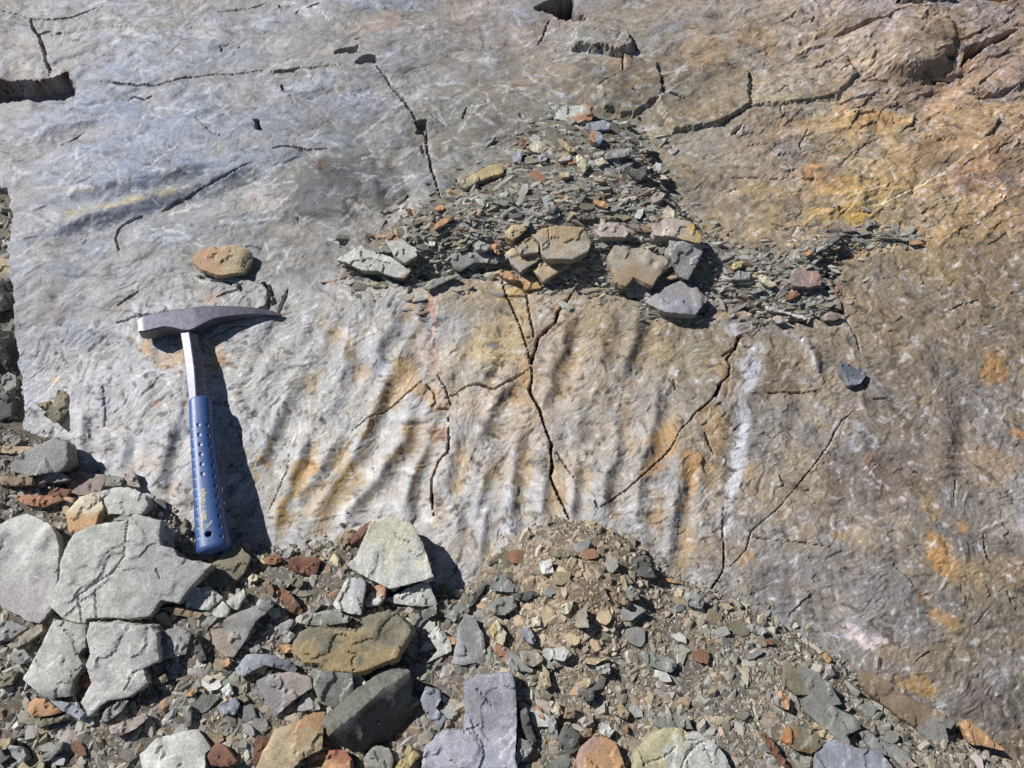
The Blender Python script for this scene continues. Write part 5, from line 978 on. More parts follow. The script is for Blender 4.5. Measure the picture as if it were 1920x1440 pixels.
('stone','G','500,350 530,330 600,360 540,378','pink',.8,0,0,'pink chip at the front of the ledge debris',None),
('stone','H','875,1265 890,1245 970,1280 985,1295 910,1300','mauve',.9,0,2,'small purple pebble at the top of the right ledge debris',None),
('stone','H','1035,1235 1060,1225 1068,1260 1045,1275','gray',.9,4,0,'small grey pebble above the right ledge debris',None),
('stone','H','850,1310 1000,1300 1080,1310 980,1330','ggreen',.6,0,-4,'thin greenish plate at the top of the right ledge debris',None),
('stone','H','1080,1330 1180,1340 1340,1330 1355,1350 1250,1352','ggreen',.7,0,-4,'thin grey-green plate at the right tip of the ledge debris',None),
('stone','H','1275,1355 1330,1350 1365,1365 1290,1375','orange',.5,0,0,'orange sliver at the right tip of the ledge debris',None),
('stone','H','680,1420 720,1408 745,1420 700,1438','orange',.6,0,0,'orange chip at the left of the right ledge debris',None),
('stone','I','-40,10 85,20 95,100 60,125 -40,125','tan',2.0,0,0,'tan stone in the gap at the left edge above the dark block',((140,136,120),-.1,D_)),
('boulder','I','-60,140 60,140 70,200 72,290 -60,345','dark',3.0,20,-30,'dark block in the gap at the left edge',None),
('stone','I','-50,430 50,420 60,560 40,640 -50,650','black',2.4,20,-24,'blackish block in the gap below the dark block, left edge',None),
('stone','I','0,690 40,650 85,670 90,730 30,760','gray',1.6,6,0,'grey stone at the bottom of the gap at the left edge',None),
('stone','I','-20,790 40,760 70,800 60,900 -20,930','dark',2.0,10,-10,'dark stone low in the gap at the left edge',None),
('stone','I','245,895 290,830 330,750 370,760 385,860 330,920 300,940','olive',2.2,4,-6,'olive-brown leaning stone against the left end of the lower slab',((160,146,120),-.1,U_)),
('stone','I','200,830 280,810 280,850 230,855','brown',1.6,-4,0,'small brown stone left of the leaning olive-brown stone',None),
('boulder','I','45,1180 130,1100 300,1020 370,1050 382,1150 330,1210 150,1240 70,1210','gray',2.8,4,-10,'big grey stone at the left end of the lower slab',((176,174,170),0,U_)),
('stone','I','-30,1070 170,1070 172,1090 100,1110 -30,1105','tan',1.0,0,-2,'flat tan slab at the left edge above the big grey stone',None),
('stone','I','70,1360 130,1340 330,1350 350,1370 240,1410 150,1400','rust',1.4,0,-2,'rusty stone below the big grey stone at the left',((196,132,96),-.1,L_)),
('stone_slab','I','380,1340 390,1210 480,1220 600,1230 560,1330 480,1345','mauve',1.2,0,2,'flat mauve-pink slab left of the hammer grip end',((186,160,146),-.1,U_)),
('stone','I','580,1290 600,1230 690,1240 680,1290','ggreen',1.2,0,0,'grey-green stone right of the mauve-pink slab',None),
('stone','I','690,1230 750,1200 765,1250 785,1300 720,1290','pink',1.4,4,0,'pink-grey upright stone left of the hammer grip',None),
('boulder','I','550,1330 640,1300 720,1300 810,1340 830,1400 790,1450 600,1450','pgreen',2.6,2,0,'pale green-grey rock on top of the largest boulder',None),
('stone','I','180,1250 320,1200 390,1250 330,1270 190,1275','gray',1.2,2,0,'pale grey flat stone below the big grey stone at the left',None),
('stone','I','240,1345 320,1300 390,1310 370,1350','redbr',1.0,2,0,'dark red flat stone below the big grey stone at the left',None),
('stone','I','20,1040 30,1010 90,1000 115,1030 60,1045','gray',1.0,2,0,'grey chip at the left edge above the flat tan slab',None),
('stone','I','-20,1230 100,1240 180,1245 170,1285 60,1290 -20,1280','brown',1.4,2,0,'brown-grey slab at the left edge under the big grey stone',None),
('boulder','X','358,485 372,467 440,458 468,470 470,485 455,508 410,516 375,503','tan',1.9,3,2,'orange-tan stone resting alone on the rock above the hammer head',((206,160,120),0,L_)),
]
HAND = []
LIFT = {'long brown-grey ': .009, 'olive-grey slab ': .004, 'stepped grey-gre': .004, 'bright orange fl': .004, 'orange-tan stone': .004}
CUTS = {'largest pale green-grey': ('A', ['725,60 700,250 620,350 440,470 460,650', '535,460 540,600', '880,320 900,380']),
        'broken off the lower left': ('A', ['430,800 400,700 330,640', '470,860 420,900']), 'broken off the lower right': ('A', ['830,880 760,900 700,1000']),
        'tall pale block': ('B', ['1020,110 1050,150 1130,180']), 'blue-violet slab': ('C', ['290,1000 370,1090', '215,1230 300,1200']),
        'blue-white and yellow': ('D', ['220,1080 225,1140 310,1150 230,1220 200,1300', '310,1150 370,1260', '20,1260 120,1230 180,1180']), 'heart-shaped olive': ('B', ['770,790 810,800 780,830 790,890']),
        'largest piece of the cracked': ('F', ['300,845 310,930 250,980']), 'pale green slab with a rusty': ('E', ['300,1175 340,1150 500,1190', '350,1210 390,1190'])}
for i, (nm, cr, poly, colr, th, tr, tu, lab, c2) in enumerate(ST):
    P = pts(cr, poly)
    th *= 0.01
    cx, cy = P.mean(0)
    q = hit(cx, cy, th * 0.70 + (.0035 if th < .018 else 0) + LIFT.get(lab[:16], 0))
    n = np.array([math.tan(math.radians(tr)), math.tan(math.radians(tu)), 1.0])
    if 'cracked tan slab' in lab and 'piece' in lab: P = P.mean(0) + (P - P.mean(0)) * .955
    P2 = plane_poly(P, q, n)
    cuts = None
    for key, (cc_, ps) in CUTS.items():
        if key in lab: cuts = [plane_poly(pts(cc_, s_), q, n) for s_ in ps]
    o = build_stone(nm, P2, q, n, PAL[colr], th, 1000 + i, c2, cuts=cuts, seg=.0018 if cuts else None, taper=0.0 if nm == 'boulder' else 0.08, rough_amp=.75 if 'pale' in lab and nm == 'boulder' else 1.0)
    HAND.append(P)
    if o is None: continue
    set_props(o, label=lab, category={'boulder': 'boulder', 'stone_slab': 'stone slab', 'stone': 'stone'}[nm])

# ------------------------------------------------------------------ medium chips: individuals nobody could tell apart by a name
def rand_poly(r, R, asp):
    k = int(r.integers(5, 8)); a = np.sort(r.uniform(0, 2 * np.pi, k)) * 0.35 + np.linspace(0, 2 * np.pi, k, endpoint=False) * .65 + r.uniform(0, 6)
    rad = R * r.uniform(.7, 1.15, k)
    p = np.stack([np.cos(a) * rad * asp, np.sin(a) * rad / asp], 1)
    t = r.normal(0, .6); c, s_ = math.cos(t), math.sin(t)
    return p @ np.array([[c, -s_], [s_, c]])
KINDS = [('gray', 'grey'), ('ggreen', 'green-grey'), ('olive', 'olive'), ('tan', 'tan'), ('pale', 'pale'), ('rust', 'rust-coloured'), ('dark', 'dark grey')]
KW = np.array([.26, .20, .12, .12, .12, .06, .12]); KW /= KW.sum()
r3 = np.random.default_rng(5)
import re
SHORT = [re.split(r' (?:at|below|with|in|on|left|right|under|beside|behind|lying|leaning|cut|above|and|near|next|standing|resting|between|against|directly|touching|wedged|level|just|overhanging|along|of|in) ', x[7].replace(',', ''))[0] for x in ST]
NEAR = [(HAND[i].mean(0), SHORT[i]) for i in range(len(ST)) if SHORT.count(SHORT[i]) == 1 and len(SHORT[i].split()) > 2]
USED = set()
def near_name(x, y):
    for c, s_ in sorted(NEAR, key=lambda a: (a[0][0] - x) ** 2 + (a[0][1] - y) ** 2)[:1]: return s_
def chips(count, region, bounds, where, asp, tag):
    k = 0; tries = 0
    while k < count and tries < 4000:
        tries += 1
        x, y = r3.uniform(bounds[0], bounds[2]), r3.uniform(bounds[1], bounds[3])
        xa, ya = np.array([x]), np.array([y])
        if not inside(xa, ya, region)[0]: continue
        if any(inside(xa, ya, Q)[0] for Q in HAND): continue
        ci = int(r3.choice(len(KINDS), p=KW)); colr, word = KINDS[ci]
        th = r3.uniform(.003, .006)
        q = hit(x, y, th * .6 + .003)
        n = np.array([r3.normal(0, .16), r3.normal(0, .16), 1.0])
        P2 = rand_poly(r3, r3.uniform(.0065, .0125), r3.uniform(1.0, asp))
        cc = np.array(PAL[colr]) * r3.uniform(.88, 1.1)
        o = build_stone('shale_chip', P2, q, n, cc, th, 5000 + int(r3.integers(1e6)), None, seg=.0045)
        if o is None: continue
        set_props(o, label='%s shale chip nearest to the %s' % (word, near_name(x, y)), category='chip', group='%s chips %s' % (word, tag))
        k += 1
chips(34, SCREE, (0, 830, 980, 1440), 'lying among the stones of the lower left scree', 1.7, 'in the lower left scree')
chips(30, SCREE, (980, 1000, 1800, 1440), 'lying on the gravel of the lower right scree', 1.6, 'in the lower right scree')
chips(26, HEAP, (700, 240, 1320, 560), 'lying on the upper debris heap', 1.9, 'on the upper heap')

# ------------------------------------------------------------------ gravel: thousands of shards, one mesh for each bed
def shard(r):
    k = int(r.integers(5, 8)); a = np.linspace(0, 2 * np.pi, k, endpoint=False) + r.uniform(-.35, .35, k)
    asp = r.uniform(1.0, 1.7); th = r.uniform(.16, .5)
    rad = r.uniform(.65, 1.1, k)
    b = np.stack([np.cos(a) * rad * asp, np.sin(a) * rad / asp, np.full(k, -th)], 1)
    t = b * np.array([.86, .86, 0]) + np.stack([r.normal(0, .07, k), r.normal(0, .07, k), r.uniform(.0, .45, k) * th], 1)
    c = np.array([[r.normal(0, .15), r.normal(0, .15), th * r.uniform(.3, .6)]])
    v = np.vstack([b, t, c]); f = []
    for i in range(k):
        j = (i + 1) % k
        f.append((i, j, k + j)); f.append((i, k + j, k + i)); f.append((k + i, k + j, 2 * k))
    return v.astype(np.float32), np.array(f, np.int32)
rs = np.random.default_rng(23)
LIB = [shard(rs) for _ in range(60)]
GCOL = np.array([PAL['gray'], PAL['ggreen'], PAL['olive'], PAL['dark'], PAL['pale'], PAL['tan'], PAL['cream'], PAL['orange'], PAL['rust'], PAL['pink'], PAL['blue'], PAL['brown'], PAL['redbr']], float)
def gravel(name, label, region, bounds, count, smin, smax, pw, weights, flat, margin, stretch=1.0, tint=None, tz=None, thin=None, fade=None, wide=None):
    """shards scattered over the debris inside the region"""
    P = []
    n = 0
    while n < count:
        m = 20000
        x = rs.uniform(bounds[0], bounds[2], m); y = rs.uniform(bounds[1], bounds[3], m)
        if wide:                                     # a thinner spread goes on outside the picture
            o_ = rs.random(m) < wide[4]; x = np.where(o_, rs.uniform(wide[0], wide[2], m), x); y = np.where(o_, rs.uniform(wide[1], wide[3], m), y)
        jit = margin * np.abs(rs.normal(0, 1, m)) * np.where(rs.random(m) < .06, 7, 1)
        d, _, _ = seg_dist(x, y, region, True); ins = inside(x, y, region)
        keep = (ins | (d < jit)); x, y = x[keep], y[keep]
        P.append(np.stack([x, y], 1)); n += len(x)
    P = np.vstack(P)[:count]
    keep = np.ones(len(P), bool)
    for Q in HAND:
        lo_, hi_ = Q.min(0), Q.max(0)
        if (hi_ - lo_).min() < 9: continue
        J = np.nonzero((P[:, 0] > lo_[0]) & (P[:, 0] < hi_[0]) & (P[:, 1] > lo_[1]) & (P[:, 1] < hi_[1]))[0]
        if len(J): keep[J[inside(P[J, 0], P[J, 1], Q)]] = False
    keep |= rs.random(len(P)) < .03
    if thin is not None: keep &= rs.random(len(P)) < thin(P[:, 0], P[:, 1])
    P = P[keep]; count = len(P)
    d0 = ray(P[:, :1], P[:, 1:])
    # pixel -> point on the debris
    h = np.zeros(count)
    for _ in range(6):
        t = (h - CS[2]) / d0[:, 2]
        u = CS[0] + d0[:, 0] * t; v = CS[1] + d0[:, 1] * t
        h = .5 * h + .5 * surf(u, v)
    t = (h - CS[2]) / d0[:, 2]; u = CS[0] + d0[:, 0] * t; v = CS[1] + d0[:, 1] * t
    size = smin * (rs.random(count) * ((smax / smin) ** (-pw) - 1) + 1) ** (-1 / pw)
    if fade is not None: size = size * fade(P[:, 0], P[:, 1])
    wt = np.array(weights, float); ci = rs.choice(len(GCOL), count, p=wt / wt.sum())
    cols = GCOL[ci] * rs.uniform(.84, 1.26, (count, 1)) * rs.normal(1, .018, (count, 3))
    cols = cols + (np.array([164, 155, 141.]) * rs.uniform(.8, 1.18, (count, 1)) - cols) * .38
    if tint is not None:
        f = tint(P[:, 0], P[:, 1])[:, None]; cols = cols + (np.array(tz, float) * rs.uniform(.85, 1.15, (count, 1)) - cols) * f
    nx = rs.normal(0, flat, count); ny = rs.normal(0, flat, count)
    nrm = np.stack([nx, ny, np.ones(count)], 1); nrm /= np.linalg.norm(nrm, axis=1, keepdims=True)
    sp = rs.uniform(0, 2 * np.pi, count) if stretch == 1.0 else rs.normal(0, .45, count)
    a = np.stack([np.cos(sp), np.sin(sp), np.zeros(count)], 1); a -= nrm * np.sum(a * nrm, 1, keepdims=True); a /= np.linalg.norm(a, axis=1, keepdims=True)
    b = np.cross(nrm, a)
    which = rs.integers(0, len(LIB), count)
    VS, FS_, CS_ = [], [], []; base = 0
    for k, (lv, lf) in enumerate(LIB):
        I = np.nonzero(which == k)[0]
        if not len(I): continue
        S = size[I][:, None, None]
        loc = lv[None] * S * np.array([stretch, 1 / stretch, 1.0])
        p = np.stack([u[I], v[I], h[I] + size[I] * .12], 1)[:, None] + loc[..., :1] * a[I][:, None] + loc[..., 1:2] * b[I][:, None] + loc[..., 2:] * nrm[I][:, None]
        nv = lv.shape[0]
        VS.append(p.reshape(-1, 3)); CS_.append(np.repeat(cols[I], nv, 0))
        FS_.append((lf[None] + (base + np.arange(len(I)) * nv)[:, None, None]).reshape(-1, 3)); base += len(I) * nv
    Vv = np.vstack(VS); Fv = np.vstack(FS_); Cv = np.vstack(CS_)
    Wd = to_world(Vv[:, 0], Vv[:, 1], Vv[:, 2])
    me = bpy.data.meshes.new(name)
    me.vertices.add(len(Wd)); me.loops.add(len(Fv) * 3); me.polygons.add(len(Fv))
    me.vertices.foreach_set('co', Wd.astype(np.float32).ravel()); me.loops.foreach_set('vertex_index', Fv.astype(np.int32).ravel())
    me.polygons.foreach_set('loop_start', np.arange(0, len(Fv) * 3, 3, dtype=np.int32)); me.update(calc_edges=True)
    rgba = np.ones((len(Wd), 4), np.float32); rgba[:, :3] = alb(np.clip(Cv, 20, 235))
    ca = me.color_attributes.new('Col', 'FLOAT_COLOR', 'POINT'); ca.data.foreach_set('color', rgba.ravel())
    me.shade_flat()
    me.materials.append(M_GRAV)
    o = bpy.data.objects.new(name, me); COL.objects.link(o)
    set_props(o, kind='stuff', label=label, category='gravel')
WTS = [28, 22, 10, 12, 9, 7, 4, 1.6, 1.6, 3, 3, 5, 1]
tan_t = lambda x, y: np.clip(.10 * (x > 950) + .6 * np.exp(-((x - 1080) / 130) ** 2 - ((y - 1120) / 140) ** 2), 0, .6)
gravel('gravel', 'mixed grey and tan shale gravel of the lower scree', SCREE, (-250, 790, 2050, 1620), 38000, .0020, .0125, 1.5, WTS, .38, 5, 1.0, tan_t, (190, 166, 136), fade=lambda x, y: np.interp(x, [900, 1150, 1700], [1, .88, .82]) * np.where((y > 1640) | (x < -260), 1.7, 1), wide=(-1200, 790, 2700, 2300, .32))
gravel('grit', 'fine grit spread over the right part of the lower scree', SCREE, (900, 970, 1950, 1500), 17000, .0012, .0042, 1.6, WTS, .5, 6, 1.0, tan_t, (192, 168, 138), fade=None)
gravel('shale_flakes', 'flat dark shale flakes of the upper debris heap', HEAP, (630, 200, 1750, 610), 17500, .0020, .011, 1.5, [30, 26, 9, 16, 8, 3, 2, .8, 1.2, 2, 3, 3, 1], .30, 4, 1.35, thin=lambda x, y: np.where(x > 1550, np.where(y < 480, .35, .8), 1.0))
gravel('gap_rubble', 'rubble filling the gap at the left edge', GULLY, (-900, 330, 30, 840), 2200, .004, .014, 1.4, WTS, .5, 1)

# ------------------------------------------------------------------ hammer
def simple_mat(name, color, rough, metal=0.0, attr=False, nscale=300, bump_d=.0002, var=.12, spec=.5, stretchv=None):
    m, t, b = new_mat(name); n = t.nodes; L = t.links
    tcn = n.new('ShaderNodeTexCoord'); no = n.new('ShaderNodeTexNoise'); no.inputs['Scale'].default_value = nscale; no.inputs['Detail'].default_value = 6
    if stretchv:
        mp = n.new('ShaderNodeMapping'); mp.inputs['Scale'].default_value = stretchv
        L.new(tcn.outputs['Object'], mp.inputs['Vector']); L.new(mp.outputs[0], no.inputs['Vector'])
    else: L.new(tcn.outputs['Object'], no.inputs['Vector'])
    mr = n.new('ShaderNodeMapRange'); mr.inputs['From Min'].default_value = .3; mr.inputs['From Max'].default_value = .7; mr.inputs['To Min'].default_value = 1 - var; mr.inputs['To Max'].default_value = 1 + var
    L.new(no.outputs['Fac'], mr.inputs['Value'])
    sc_ = n.new('ShaderNodeVectorMath'); sc_.operation = 'SCALE'; L.new(mr.outputs[0], sc_.inputs['Scale'])
    if attr:
        at = n.new('ShaderNodeAttribute'); at.attribute_name = 'Col'; L.new(at.outputs['Color'], sc_.inputs[0])
    else: sc_.inputs[0].default_value = color
    L.new(sc_.outputs[0], b.inputs['Base Color'])
    if metal > .5:                                   # rust and dirt specks on the steel
        n2 = n.new('ShaderNodeTexNoise'); n2.inputs['Scale'].default_value = 420; n2.inputs['Detail'].default_value = 8; n2.inputs['Roughness'].default_value = .7
        L.new(tcn.outputs['Object'], n2.inputs['Vector'])
        m2 = n.new('ShaderNodeMapRange'); m2.inputs['From Min'].default_value = .57; m2.inputs['From Max'].default_value = .68; L.new(n2.outputs['Fac'], m2.inputs['Value'])
        mc = n.new('ShaderNodeMix'); mc.data_type = 'RGBA'; L.new(m2.outputs[0], mc.inputs['Factor']); L.new(sc_.outputs[0], mc.inputs['A']); mc.inputs['B'].default_value = (.06, .045, .035, 1)
        L.new(mc.outputs['Result'], b.inputs['Base Color'])
    rr = n.new('ShaderNodeMapRange'); rr.inputs['To Min'].default_value = rough - .1; rr.inputs['To Max'].default_value = rough + .1
    L.new(no.outputs['Fac'], rr.inputs['Value']); L.new(rr.outputs[0], b.inputs['Roughness'])
    b.inputs['Metallic'].default_value = metal; b.inputs['Specular IOR Level'].default_value = spec
    bp = n.new('ShaderNodeBump'); bp.inputs['Distance'].default_value = bump_d; L.new(no.outputs['Fac'], bp.inputs['Height']); L.new(bp.outputs[0], b.inputs['Normal'])
    return m
M_STEEL = simple_mat('worn_steel', (.18, .18, .22), .50, 0.9, nscale=140, bump_d=.00012, var=.14)
M_GRIP = simple_mat('blue_vinyl_grip', (.02, .06, .24), .46, 0.0, attr=True, nscale=500, bump_d=.00010, var=.12, spec=.8)
M_INK = simple_mat('faded_cream_lettering', (.70, .63, .44), .6, 0.0, nscale=700, var=.25)

HB = hit(402, 1034, 0.020); HT = on_plane(352, 600, np.array([0, 0, float(surf(*on_plane(352, 600, np.array([0, 0, .01]), np.array([0, 0, 1.]))[:2], H)) + 0.0115]), np.array([0, 0, 1.]))
HB = on_plane(402, 1034, np.array([0, 0, float(surf(HB[0], HB[1], B0)) + 0.038]), np.array([0, 0, 1.]))
ax = HT - HB; HL = np.linalg.norm(ax); ax /= HL                      # grip end -> head
cn = np.array([0.10, 0, 1.0]); cn -= ax * (cn @ ax); cn /= np.linalg.norm(cn)    # out of the rock, rolled a little to the right
bn = np.cross(ax, cn)                                                 # towards the pick
ROOT = to_world(HB[0:1], HB[1:2], HB[2:3])[0]
def loc(px, py, off=0.0):
    """pixel -> hammer coordinates (across, along) on its middle plane raised by off"""
    p = on_plane(px, py, HB + cn * off, cn) - HB
    return np.array([p @ bn, p @ ax])
def hm(a):                                                            # hammer coordinates -> offset from ROOT in world axes
    a = np.asarray(a, float)
    S = a[..., 0:1] * bn + a[..., 1:2] * ax + a[..., 2:3] * cn
    return to_world(S[..., 0], S[..., 1], S[..., 2])
hammer = bpy.data.objects.new('rock_hammer', None); hammer.location = ROOT; COL.objects.link(hammer)
set_props(hammer, label='steel pointed-tip rock hammer with dimpled blue grip leaning on the slab', category='hammer')
def hpart(name, verts, faces, mat, parent, smooth=True, colors=None, bevel=0):
    me = bpy.data.meshes.new(name); me.from_pydata(hm(verts).tolist(), [], [tuple(f) for f in faces]); me.update()
    if smooth: me.shade_smooth()
    if colors is not None:
        ca = me.color_attributes.new('Col', 'FLOAT_COLOR', 'POINT'); rgba = np.ones((len(verts), 4), np.float32); rgba[:, :3] = colors; ca.data.foreach_set('color', rgba.ravel())
    me.materials.append(mat)
    o = bpy.data.objects.new(name, me); COL.objects.link(o); o.parent = parent
    if bevel:
        bv = o.modifiers.new('bevel', 'BEVEL'); bv.width = bevel; bv.segments = 2; bv.limit_method = 'ANGLE'; bv.angle_limit = math.radians(28)
        bv.harden_normals = False
    return o
# head: upper and lower outline along the pick direction, thickness tapering to the tip
FT = 0.0105
upx = [(257,596),(270,590),(320,581),(380,572),(430,570),(470,571),(500,574),(518,579),(526,583)]
dnx = [(263,623),(275,621),(310,612),(354,622),(400,597),(450,588),(490,585),(515,584.5),(526,584.5)]
Ux = np.array([loc(*p, FT) for p in upx]); Dx = np.array([loc(*p, FT) for p in dnx])
x0, x1 = min(Ux[0, 0], Dx[0, 0]), Ux[-1, 0]
NX = 60
xs = x0 + (x1 - x0) * np.linspace(0, 1, NX)
uy = np.interp(xs, Ux[:, 0], Ux[:, 1]); dy = np.interp(xs, Dx[:, 0], Dx[:, 1])
k5 = np.ones(5) / 5
uys = np.convolve(np.pad(uy, 2, 'edge'), k5, 'valid'); dys = np.convolve(np.pad(dy, 2, 'edge'), k5, 'valid')
f01 = np.linspace(0, 1, NX)
th = np.interp(f01, [0, .03, .2, .40, .55, .8, 1], [.0090, .0105, .0105, .0105, .0092, .0055, .0010])
V_, F_ = [], []
for i in range(NX):
    c = .0016 if i < 2 else 0
    a, b, t = uys[i] - c, dys[i] + c, th[i]
    ch = min(.0016, t * .3, (a - b) * .2)
    V_ += [(xs[i], a - ch, t), (xs[i], b + ch, t), (xs[i], b, t - ch), (xs[i], b, -t + ch), (xs[i], b + ch, -t), (xs[i], a - ch, -t), (xs[i], a, -t + ch), (xs[i], a, t - ch)]
for i in range(NX - 1):
    for k in range(8):
        F_.append((i * 8 + k, i * 8 + (k + 1) % 8, (i + 1) * 8 + (k + 1) % 8, (i + 1) * 8 + k))
F_.append(tuple(range(7, -1, -1))); F_.append(tuple((NX - 1) * 8 + k for k in range(8)))
ho = hpart('head', np.array(V_), F_, M_STEEL, hammer, smooth=True)
ho.data.set_sharp_from_angle(angle=math.radians(24))
# shaft: faceted steel, ridge line towards the viewer
rows = [(608,336,353,375),(622,338,354,374),(640,341,357,375),(690,347.5,364,382),(735,352.5,367,386),(765,353,369,391)]
sv, sf = [], []
for (y, l, m_, r_) in rows:
    A, Mi, Bq = loc(l, y, .002), loc(m_, y, .0085), loc(r_, y, .002)
    w2 = (Bq[0] - A[0]) / 2; yy = Mi[1]
    dz = .0070
    sv += [(A[0], yy, .0015), (A[0] + .0012, yy, dz - .0029), (Mi[0] - .0007, yy, dz + .0012), (Mi[0] + .0007, yy, dz + .0010), (Bq[0] - .0010, yy, .0028), (Bq[0], yy, .0005), (Bq[0] - .001, yy, -.004), (Mi[0], yy, -dz), (A[0] + .001, yy, -.004)]
nk = 9
for i in range(len(rows) - 1):
    for k in range(nk): sf.append((i * nk + k, (i + 1) * nk + k, (i + 1) * nk + (k + 1) % nk, i * nk + (k + 1) % nk))
so = hpart('shaft', np.array(sv), sf, M_STEEL, hammer, smooth=True)
so.data.set_sharp_from_angle(angle=math.radians(14))
# grip: flared vinyl sleeve with dimples and a lanyard hole
grows = [(746,354,393),(752,353,396),(800,355,399),(860,358.5,406),(920,361.5,415),(980,364,424),(1015,366,431),(1028,367,433)]
ly = np.array([loc((l + r_) / 2, y, .006)[1] for y, l, r_ in grows]); cl = np.array([loc(l, y, .003)[0] for y, l, r_ in grows]); cr_ = np.array([loc(r_, y, .003)[0] for y, l, r_ in grows])
o_ = np.argsort(ly); ly, cl, cr_ = ly[o_], cl[o_], cr_[o_]
NL, NA = 330, 150
yy = np.linspace(ly[0] - .004, ly[-1], NL)
Lc = np.interp(yy, ly, cl); Rc = np.interp(yy, ly, cr_)
mid = (Lc + Rc) / 2; hwid = (Rc - Lc) / 2; dep = np.interp(yy, [yy[0], yy[-1]], [.0150, .0118])
endr = np.sqrt(np.clip(1 - np.clip((yy[0] + .007 - yy) / .007, 0, 1) ** 2, 0.02, 1)); topr = np.sqrt(np.clip(1 - np.clip((yy - (yy[-1] - .0015)) / .0016, 0, 1) ** 2, .3, 1))
rs_ = np.minimum(.62 + .38 * endr, .86 + .14 * topr)
ang = np.linspace(0, 2 * np.pi, NA, endpoint=False)
def sup(a, p=2.5):
    c, s_ = np.cos(a), np.sin(a)
    return np.sign(c) * np.abs(c) ** (2 / p), np.sign(s_) * np.abs(s_) ** (2 / p)
cx_, cz_ = sup(ang)
GXg = mid[:, None] + hwid[:, None] * rs_[:, None] * cx_[None]; GZg = dep[:, None] * rs_[:, None] * cz_[None]; GYg = np.repeat(yy[:, None], NA, 1)
gcol = np.tile(np.array([.030, .086, .262]), (NL, NA, 1))
def grip_point(px, py):
    """point of the sleeve seen through a pixel"""
    zf = .011
    for _ in range(8):
        p = on_plane(px, py, HB + cn * zf, cn) - HB
        a, y = p @ bn, p @ ax
        m0 = np.interp(y, yy, mid); w0 = np.interp(y, yy, hwid); d0_ = np.interp(y, yy, dep)
        zf = d0_ * max(1 - min(abs((a - m0) / w0), .999) ** 2.5, 0.01) ** (1 / 2.5)
    return np.array([a, y, zf])
dim = []
for k in range(6): dim.append((372.0 + k * 1.55, 796.5 + k * 18.4, 1.0))
for k in range(12): dim.append((388.8 + k * 2.45 - (0 if k < 6 else -0.0), 797.5 + k * 18.9, .9))
for k in range(12): dim.append((359 + k * 1.25, 804.0 + k * 18.6, .9))
for x, y, kk in dim:
    g = grip_point(x, y)
    d = np.sqrt((GXg - g[0]) ** 2 + ((GYg - g[1]) * .72) ** 2 + (GZg - g[2]) ** 2)
    f = 1 - sstep(.5, 1.15, d / (.0020 * kk))
    s1 = 1 - .0015 * f / np.maximum(np.hypot(GXg - mid[:, None], GZg), .004)
    GXg = mid[:, None] + (GXg - mid[:, None]) * s1; GZg = GZg * s1
    glint_tint = f * sstep(-.0006, .0012, GXg - g[0])  # sunlit right wall of each dimple, painted pale into the grip colour
    gcol = gcol + (np.array([.55, .53, .50]) - gcol) * np.clip(glint_tint * 1.1, 0, 1)[..., None]
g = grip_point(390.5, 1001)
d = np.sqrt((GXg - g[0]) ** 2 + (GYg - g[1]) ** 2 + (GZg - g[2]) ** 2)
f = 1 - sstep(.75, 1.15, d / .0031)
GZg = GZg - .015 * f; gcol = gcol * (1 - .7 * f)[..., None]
scuff = sstep(.1, .5, fbm(GXg * 60, GYg * 220, 4, 33, .65)) * .35 + sstep(.25, .5, fbm(GXg * 300, GYg * 300, 3, 37)) * .35
gcol = gcol + (np.array([.16, .18, .24]) - gcol) * np.clip(scuff * (.35 + sstep(.16, 0, GYg)), 0, 1)[..., None] * .8
gv = np.stack([GXg, GYg, GZg], -1).reshape(-1, 3)
gf = [(i * NA + k, i * NA + (k + 1) % NA, (i + 1) * NA + (k + 1) % NA, (i + 1) * NA + k) for i in range(NL - 1) for k in range(NA)]
gf.append(tuple(range(NA - 1, -1, -1))); gf.append(tuple((NL - 1) * NA + k for k in range(NA)))
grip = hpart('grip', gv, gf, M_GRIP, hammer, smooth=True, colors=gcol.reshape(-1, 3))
# bright worn ring where the sleeve meets the shaft
rv, rf = [], []
for i, (dy_, sc_) in enumerate([(-.0006, .97), (.0007, .97), (.0009, .90), (.0012, .80)]):
    rv += [(mid[-1] + hwid[-1] * .90 * sc_ * cx_[k], yy[-1] + dy_, dep[-1] * .90 * sc_ * cz_[k]) for k in range(NA)]
for i in range(3):
    for k in range(NA): rf.append((i * NA + k, i * NA + (k + 1) % NA, (i + 1) * NA + (k + 1) % NA, (i + 1) * NA + k))
rf.append(tuple(3 * NA + k for k in range(NA)))
hpart('collar', np.array(rv), rf, M_STEEL, hammer)
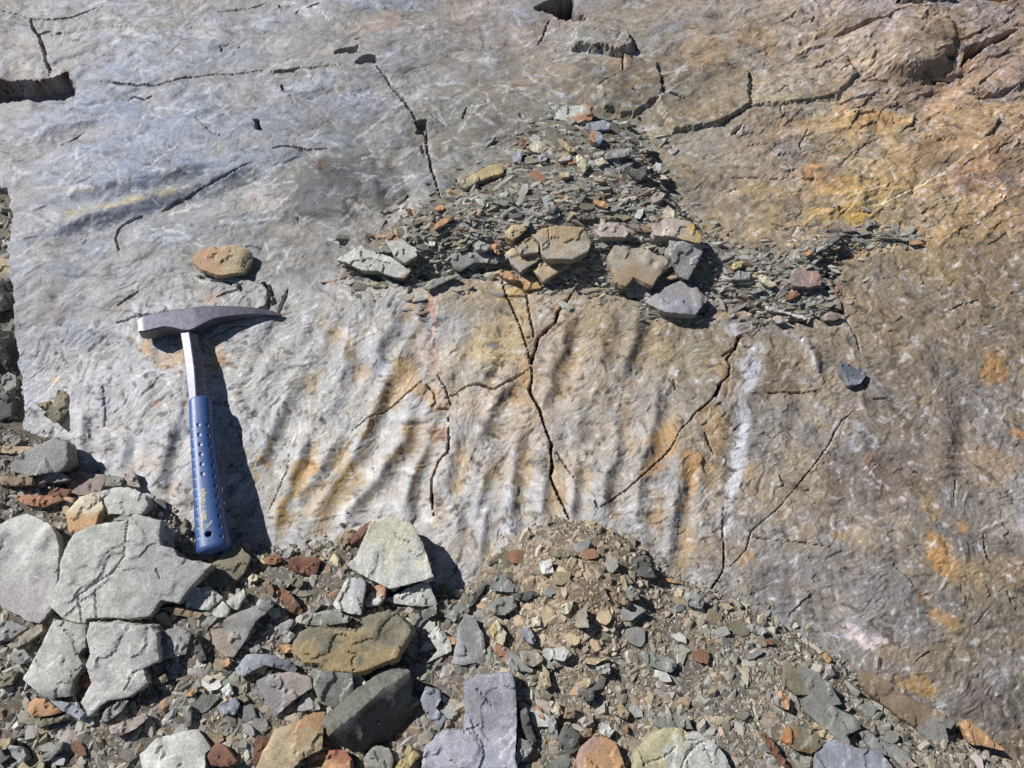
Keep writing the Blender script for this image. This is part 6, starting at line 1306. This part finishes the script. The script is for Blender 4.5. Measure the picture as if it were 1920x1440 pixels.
# lettering moulded along the grip
def on_grip(a, y, rise):
    m0 = np.interp(y, yy, mid); w0 = np.interp(y, yy, hwid); d0_ = np.interp(y, yy, dep)
    z = d0_ * np.maximum(1 - np.minimum(np.abs((a - m0) / w0), .999) ** 2.5, 0.01) ** (1 / 2.5)
    return np.stack([a, y, z + rise], -1)
tcv = bpy.data.curves.new('lettering', 'FONT'); tcv.body = 'Safe-T-Shape'; tcv.size = 1.0; tcv.resolution_u = 3; tcv.offset = .012
to = bpy.data.objects.new('lettering', tcv); COL.objects.link(to)
bpy.context.view_layer.update()
tm = bpy.data.meshes.new_from_object(to.evaluated_get(bpy.context.evaluated_depsgraph_get()))
bpy.data.objects.remove(to)
tv = np.array([v.co[:] for v in tm.vertices]); tf = [tuple(p.vertices) for p in tm.polygons]
s0 = grip_point(387.5, 975); s1 = grip_point(383.5, 915)          # baseline start and end, reading upwards
tl = tv[:, 0] - tv[:, 0].min(); tl = tl / tl.max(); hgt = .0092
bx = s0[0] + (s1[0] - s0[0]) * tl; by = s0[1] + (s1[1] - s0[1]) * tl
lift_ = on_grip(bx - tv[:, 1] * hgt, by, .00035)
hpart('lettering', lift_, tf, M_INK, grip, smooth=False)
def ribbon(path, wpx):
    P = np.array([grip_point(*p) for p in path]); out = []; fc = []
    for i in range(len(P)):
        t = P[min(i + 1, len(P) - 1)] - P[max(i - 1, 0)]; nn_ = np.array([-t[1], t[0]]); nn_ /= np.linalg.norm(nn_)
        for sgn in (-1, 1):
            out.append(on_grip(np.array(P[i][0] + sgn * nn_[0] * wpx), np.array(P[i][1] + sgn * nn_[1] * wpx), .00035))
    for i in range(len(P) - 1): fc.append((2 * i, 2 * i + 1, 2 * i + 3, 2 * i + 2))
    return np.array(out), fc
ev_, ef_ = [], []; bs = 0
for path in ([(379,963),(380,975),(381,988),(381.5,998),(380,999.5)], [(377.5,964),(378.5,978),(379,992),(379.5,1000)], [(398.5,975),(394,982),(388,990)], [(396,976),(397,981)], [(392.5,979.5),(394,984)], [(389,983),(391,987)], [(388,990),(386,985),(389,983)]):
    a_, b_ = ribbon(path, .00033); ev_.append(a_); ef_ += [tuple(i + bs for i in f) for f in b_]; bs += len(a_)
hpart('emblem', np.vstack(ev_), ef_, M_INK, grip, smooth=False)
